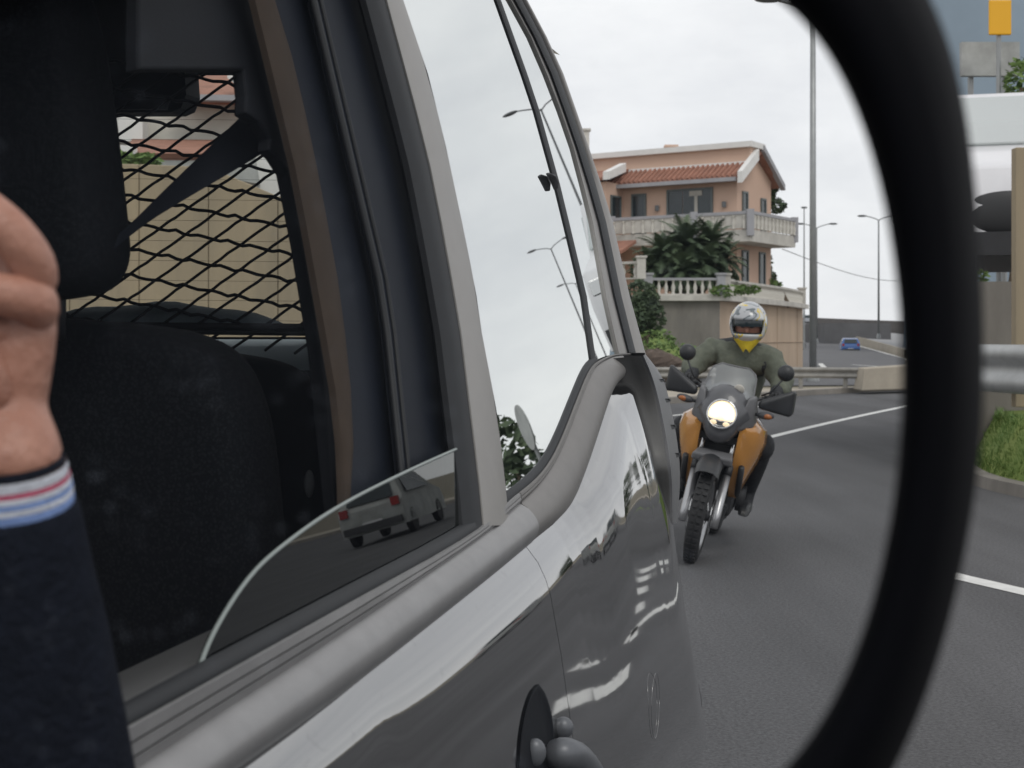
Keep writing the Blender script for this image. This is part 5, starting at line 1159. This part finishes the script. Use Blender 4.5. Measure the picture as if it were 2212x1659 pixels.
# ------------------------------------------------------------------ right roadside, seen past the mirror's outer edge
strip('edge_line', [(2.75, 9.55), (2.9, 9.1), (3.13, 8.55), (3.45, 7.75)], .17, .004, 'line_paint')
k2 = [Vector((5.0, 13.15, 0)), Vector((4.96, 13.5, 0)), Vector((4.82, 14.4, 0)), Vector((4.9, 15.4, 0)), Vector((5.3, 17.2, 0)), Vector((6.6, 19.6, 0)), Vector((9, 22.5, 0))]
kerb('kerb', k2, .22, .12, 'concrete_grey', side=-1)
ks = smoothpts(k2)
def offs(pts, o_, z):
    out = []
    for i, p in enumerate(pts):
        t = (pts[min(i + 1, len(pts) - 1)] - pts[max(i - 1, 0)]).normalized(); out.append(flat(p + Vector((t.y, -t.x, 0)) * o_, z))
    return out
mb = MB(); mb.grid([offs(ks, .2, .11), offs(ks, .34, .42), offs(ks, .5, .70), offs(ks, 1.1, .74)]); structure(mb.build('grass_verge', 'grass', smooth=True))
vg = MB()
for i in range(0, len(ks) - 1):
    if 12 < ks[i].y < 18:
        for _ in range(220):
            t = random.random(); b0 = ks[i].lerp(ks[i + 1], random.random()); p = flat(b0 + Vector((.2 + .32 * t, 0, 0)), .12 + .6 * t); h_ = random.uniform(.03, .09); dx = Vector((random.uniform(-.04, .04), random.uniform(-.04, .04), 0))
            vg.add([p - Vector((.006, 0, 0)), p + Vector((.006, .004, 0)), p + dx + UPZ * h_], [(0, 1, 2)])
o = vg.build('grass_blades', 'leaf_light', fix=False); o['kind'] = 'stuff'; tag(o, 'short green grass blades on the roadside verge', 'grass')
guardrail('pale steel guardrail on the grass verge right of the mirror', [Vector((5.62, 13.6, 0)), Vector((5.45, 14.3, 0)), Vector((5.25, 15.6, 0)), Vector((5.15, 16.3, 0))], lambda p: .66, .82, 2.2, 'galvanised', rail_h=.52, face=-1)
# upper yard with retaining edge, white van, post, sign
YZ = 2.2
yard = [Vector((5.35, 16.2, 0)), Vector((5.5, 17.6, 0)), Vector((6.6, 21, 0)), Vector((8.2, 24.5, 0)), Vector((9.4, 24.5, 0)), Vector((7.9, 21.9, 0)), Vector((6.9, 16.2, 0))]
mb = MB(); mb.prism([flat(p, .3) for p in yard], UPZ * (YZ - .3)); structure(mb.build('yard', 'concrete_grey'))
YZ += .004
van = thing('delivery_van', Vector((6.5, 19.4, YZ)), 'white van parked behind the roadside guardrail, right of the mirror', 'van')
VM = Matrix.Translation(Vector((6.62, 19.35, YZ))) @ Matrix.Rotation(R(-106), 4, 'Z')
vp = [(-2.3, .35), (-2.35, 2.35), (-1.6, 2.62), (.3, 2.66), (.75, 2.58), (1.65, 1.72), (2.35, 1.45), (2.55, .95), (2.5, .35)]
mb = MB(); rows = [[Vector((x, y * (1 if z < 1.5 else .93), z)) for x, z in vp] for y in (-.95, -.9, 0, .9, .95)]; mb.grid(rows); n = len(vp); mb.f.append(tuple(range(n))); mb.f.append(tuple(range(4 * n, 5 * n))); mb.xf(VM); mb.build('body', 'white_paint', van, smooth=True, auto=30, bevel=.12)
mb = MB(); mb.prism([(.82, -.78, 2.50), (.82, .78, 2.50), (1.58, .84, 1.80), (1.58, -.84, 1.80)], (.03, 0, .025)); mb.xf(VM); mb.build('windscreen', 'glass_van', van)
mb = MB(); mb.ball((2.5, .05, .85), .3, 36, 20, (.22, 1.9, .9)); mb.xf(VM); mb.build('grille', 'black_plastic', van, smooth=True)
mb = MB(); mb.prism([(2.53, -.9, .34), (2.53, .9, .34), (2.57, .9, .62), (2.57, -.9, .62)], (.03, 0, .002)); mb.xf(VM); mb.build('bumper', 'dark_plastic', van)
for s_ in (-1, 1):
    mb = MB(); mb.prism([(.0, s_ * .905, 1.62), (1.45, s_ * .905, 1.62), (.8, s_ * .90, 2.4), (.0, s_ * .90, 2.4)], (0, s_ * .012, 0)); mb.xf(VM); mb.build('side_window', 'glass_van', van)
    for x in (-1.5, 1.65):
        mb = MB(); mb.lathe([(.05, -.1), (.36, -.1), (.385, 0), (.36, .1), (.05, .1)], (x, s_ * .89, .385), (0, 1, 0), 22); mb.xf(VM); w_ = mb.build('wheel', 'tyre', van, smooth=True)
        mb = MB(); mb.lathe([(0, .105), (.2, .105), (.22, .09)], (x, s_ * .89, .385), (0, s_, 0), 18); mb.xf(VM); mb.build('rim', 'alloy', w_, smooth=True)
    mb = MB(); mb.box((2.42, s_ * .74, 1.2), (.16, .3, .24)); mb.xf(VM); mb.build('headlight', 'chrome', van, bevel=.03)
mb = MB(); a, b = U(2203, 320, 15.3), U(2203, 735, 15.3); b.z = .8; mb.beam(a, b, Vector((.07, 0, 0)), Vector((0, .07, 0))); tag(mb.build('post', 'wall_stain', bevel=.01), 'beige concrete post standing beside the white van', 'post')
sg = thing('sign', flat(U(2160, 600, 22.5), YZ), 'square yellow sign on a pole above the white van', 'sign')
p = U(2160, 38, 22.5); mb = MB(); mb.box(p, (.36, .05, .56)); mb.build('plate', 'yellow_sign', sg, bevel=.02); mb = MB(); mb.tube([flat(p, YZ) + Vector((0, .06, 0)), p + Vector((0, .06, 0))], .04, 8); mb.build('pole', 'lamp_metal', sg)
wl2 = thing('billboard', flat(U(2150, 600, 23.4), YZ), 'grey-white board behind the van under the yellow sign', 'board')
a, b = U(2075, 165, 23.4), U(2200, 92, 23.4); mb = MB(); mb.box(((a.x + b.x) / 2, 23.4, (a.z + b.z) / 2), (b.x - a.x, .12, b.z - a.z)); mb.build('panel', 'panel_grey', wl2)
for x in (a.x + .2, b.x - .2): mb = MB(); mb.tube([(x, 23.5, YZ), (x, 23.5, a.z)], .05, 8); mb.build('leg', 'lamp_metal', wl2)
shrub('green bush at the frame edge right of the white van', Vector((8.0, 22.4, YZ)), [(U(2206, 190, 22.4), (.28, .3, .5)), (U(2200, 250, 22.4), (.2, .3, .3))], 260, .07, 'leaf_light')
shrub('small green weed between guardrail and van', flat(U(2112, 660, 16.2), YZ), [(U(2116, 600, 16.5), (.10, .1, .1))], 60, .04, 'leaf_light', trunk=False)
mb = MB(); rows = []
for i in range(25):
    x = lerp(35.6, 68, i / 24); h_ = 42 * (1 - math.exp(-((x - 35.5) / .9) ** 2)) * max(0, 1 - max(0, x - 44) / 24.0) + .8 * math.sin(x * 1.7)
    rows.append([Vector((x, 122, -1)), Vector((x, 124, h_ * .75)), Vector((x, 126, h_)), Vector((x, 128, h_ * .6)), Vector((x, 129, -1))])
mb.grid(rows); structure(mb.build('hill', 'hill', smooth=True))

# ------------------------------------------------------------------ roadside things the van's paint and glass reflect
for x, y in ((2.40, 5.5), (2.78, 6.75), (2.98, 6.75), (3.3, 7.9), (3.74, 8.9), (4.15, 9.8), (4.52, 10.6), (4.85, 11.3)):
    t = Vector((.47, .883, 0)); nn = Vector((.883, -.47, 0)) * .085; p = Vector((x, y, .004)); l_ = t * .22
    mb = MB(); mb.add([p - l_ - nn, p + l_ - nn, p + l_ + nn, p - l_ + nn], [(0, 1, 2, 3)]); structure(mb.build('road_marking', 'line_paint', fix=False))
LG = 'twin-armed street lamps along the right roadside'
for lb_, (x, y) in (('nearest twin-armed lamp reflected high in the rear side glass', (16.2, 37.4)), ('twin-armed lamp reflected in the middle of the rear side glass', (29, 59.5)), ('lowest twin-armed lamp reflected at the glass divider', (35.8, 74))):
    lamp(lb_, Vector((x, y, 0)), 11.6, [(.62, -.36, 0), (-.62, .36, 0)], .07, .03, 'lamp_dark', LG, .5)
ts = thing('traffic_sign', Vector((11.3, 21.4, 0)), 'round sign seen from behind, reflected low in the rear side glass', 'sign')
mb = MB(); mb.lathe([(0, -.01), (.42, -.01), (.42, .01), (0, .01)], (11.3, 21.4, 2.35), Vector((.72, -.69, 0)), 28); mb.build('disc', 'panel_grey', ts); mb = MB(); mb.tube([(11.3, 21.46, 0), (11.3, 21.46, 2.6)], .035, 8); mb.build('pole', 'lamp_metal', ts)
shrub('dark roadside bush reflected low in the rear side glass', Vector((19, 33, 0)), [(Vector((19, 33, 2.0)), (.9, .9, 1.6)), (Vector((19.8, 33.6, 1.5)), (.9, .8, 1.0))], 300, .2, 'leaf_dark')
hatchback('pale silver parked car reflected in the lowered front glass', Vector((24.5, 34.5, .004)), R(70), 1.2, 'panel_grey')
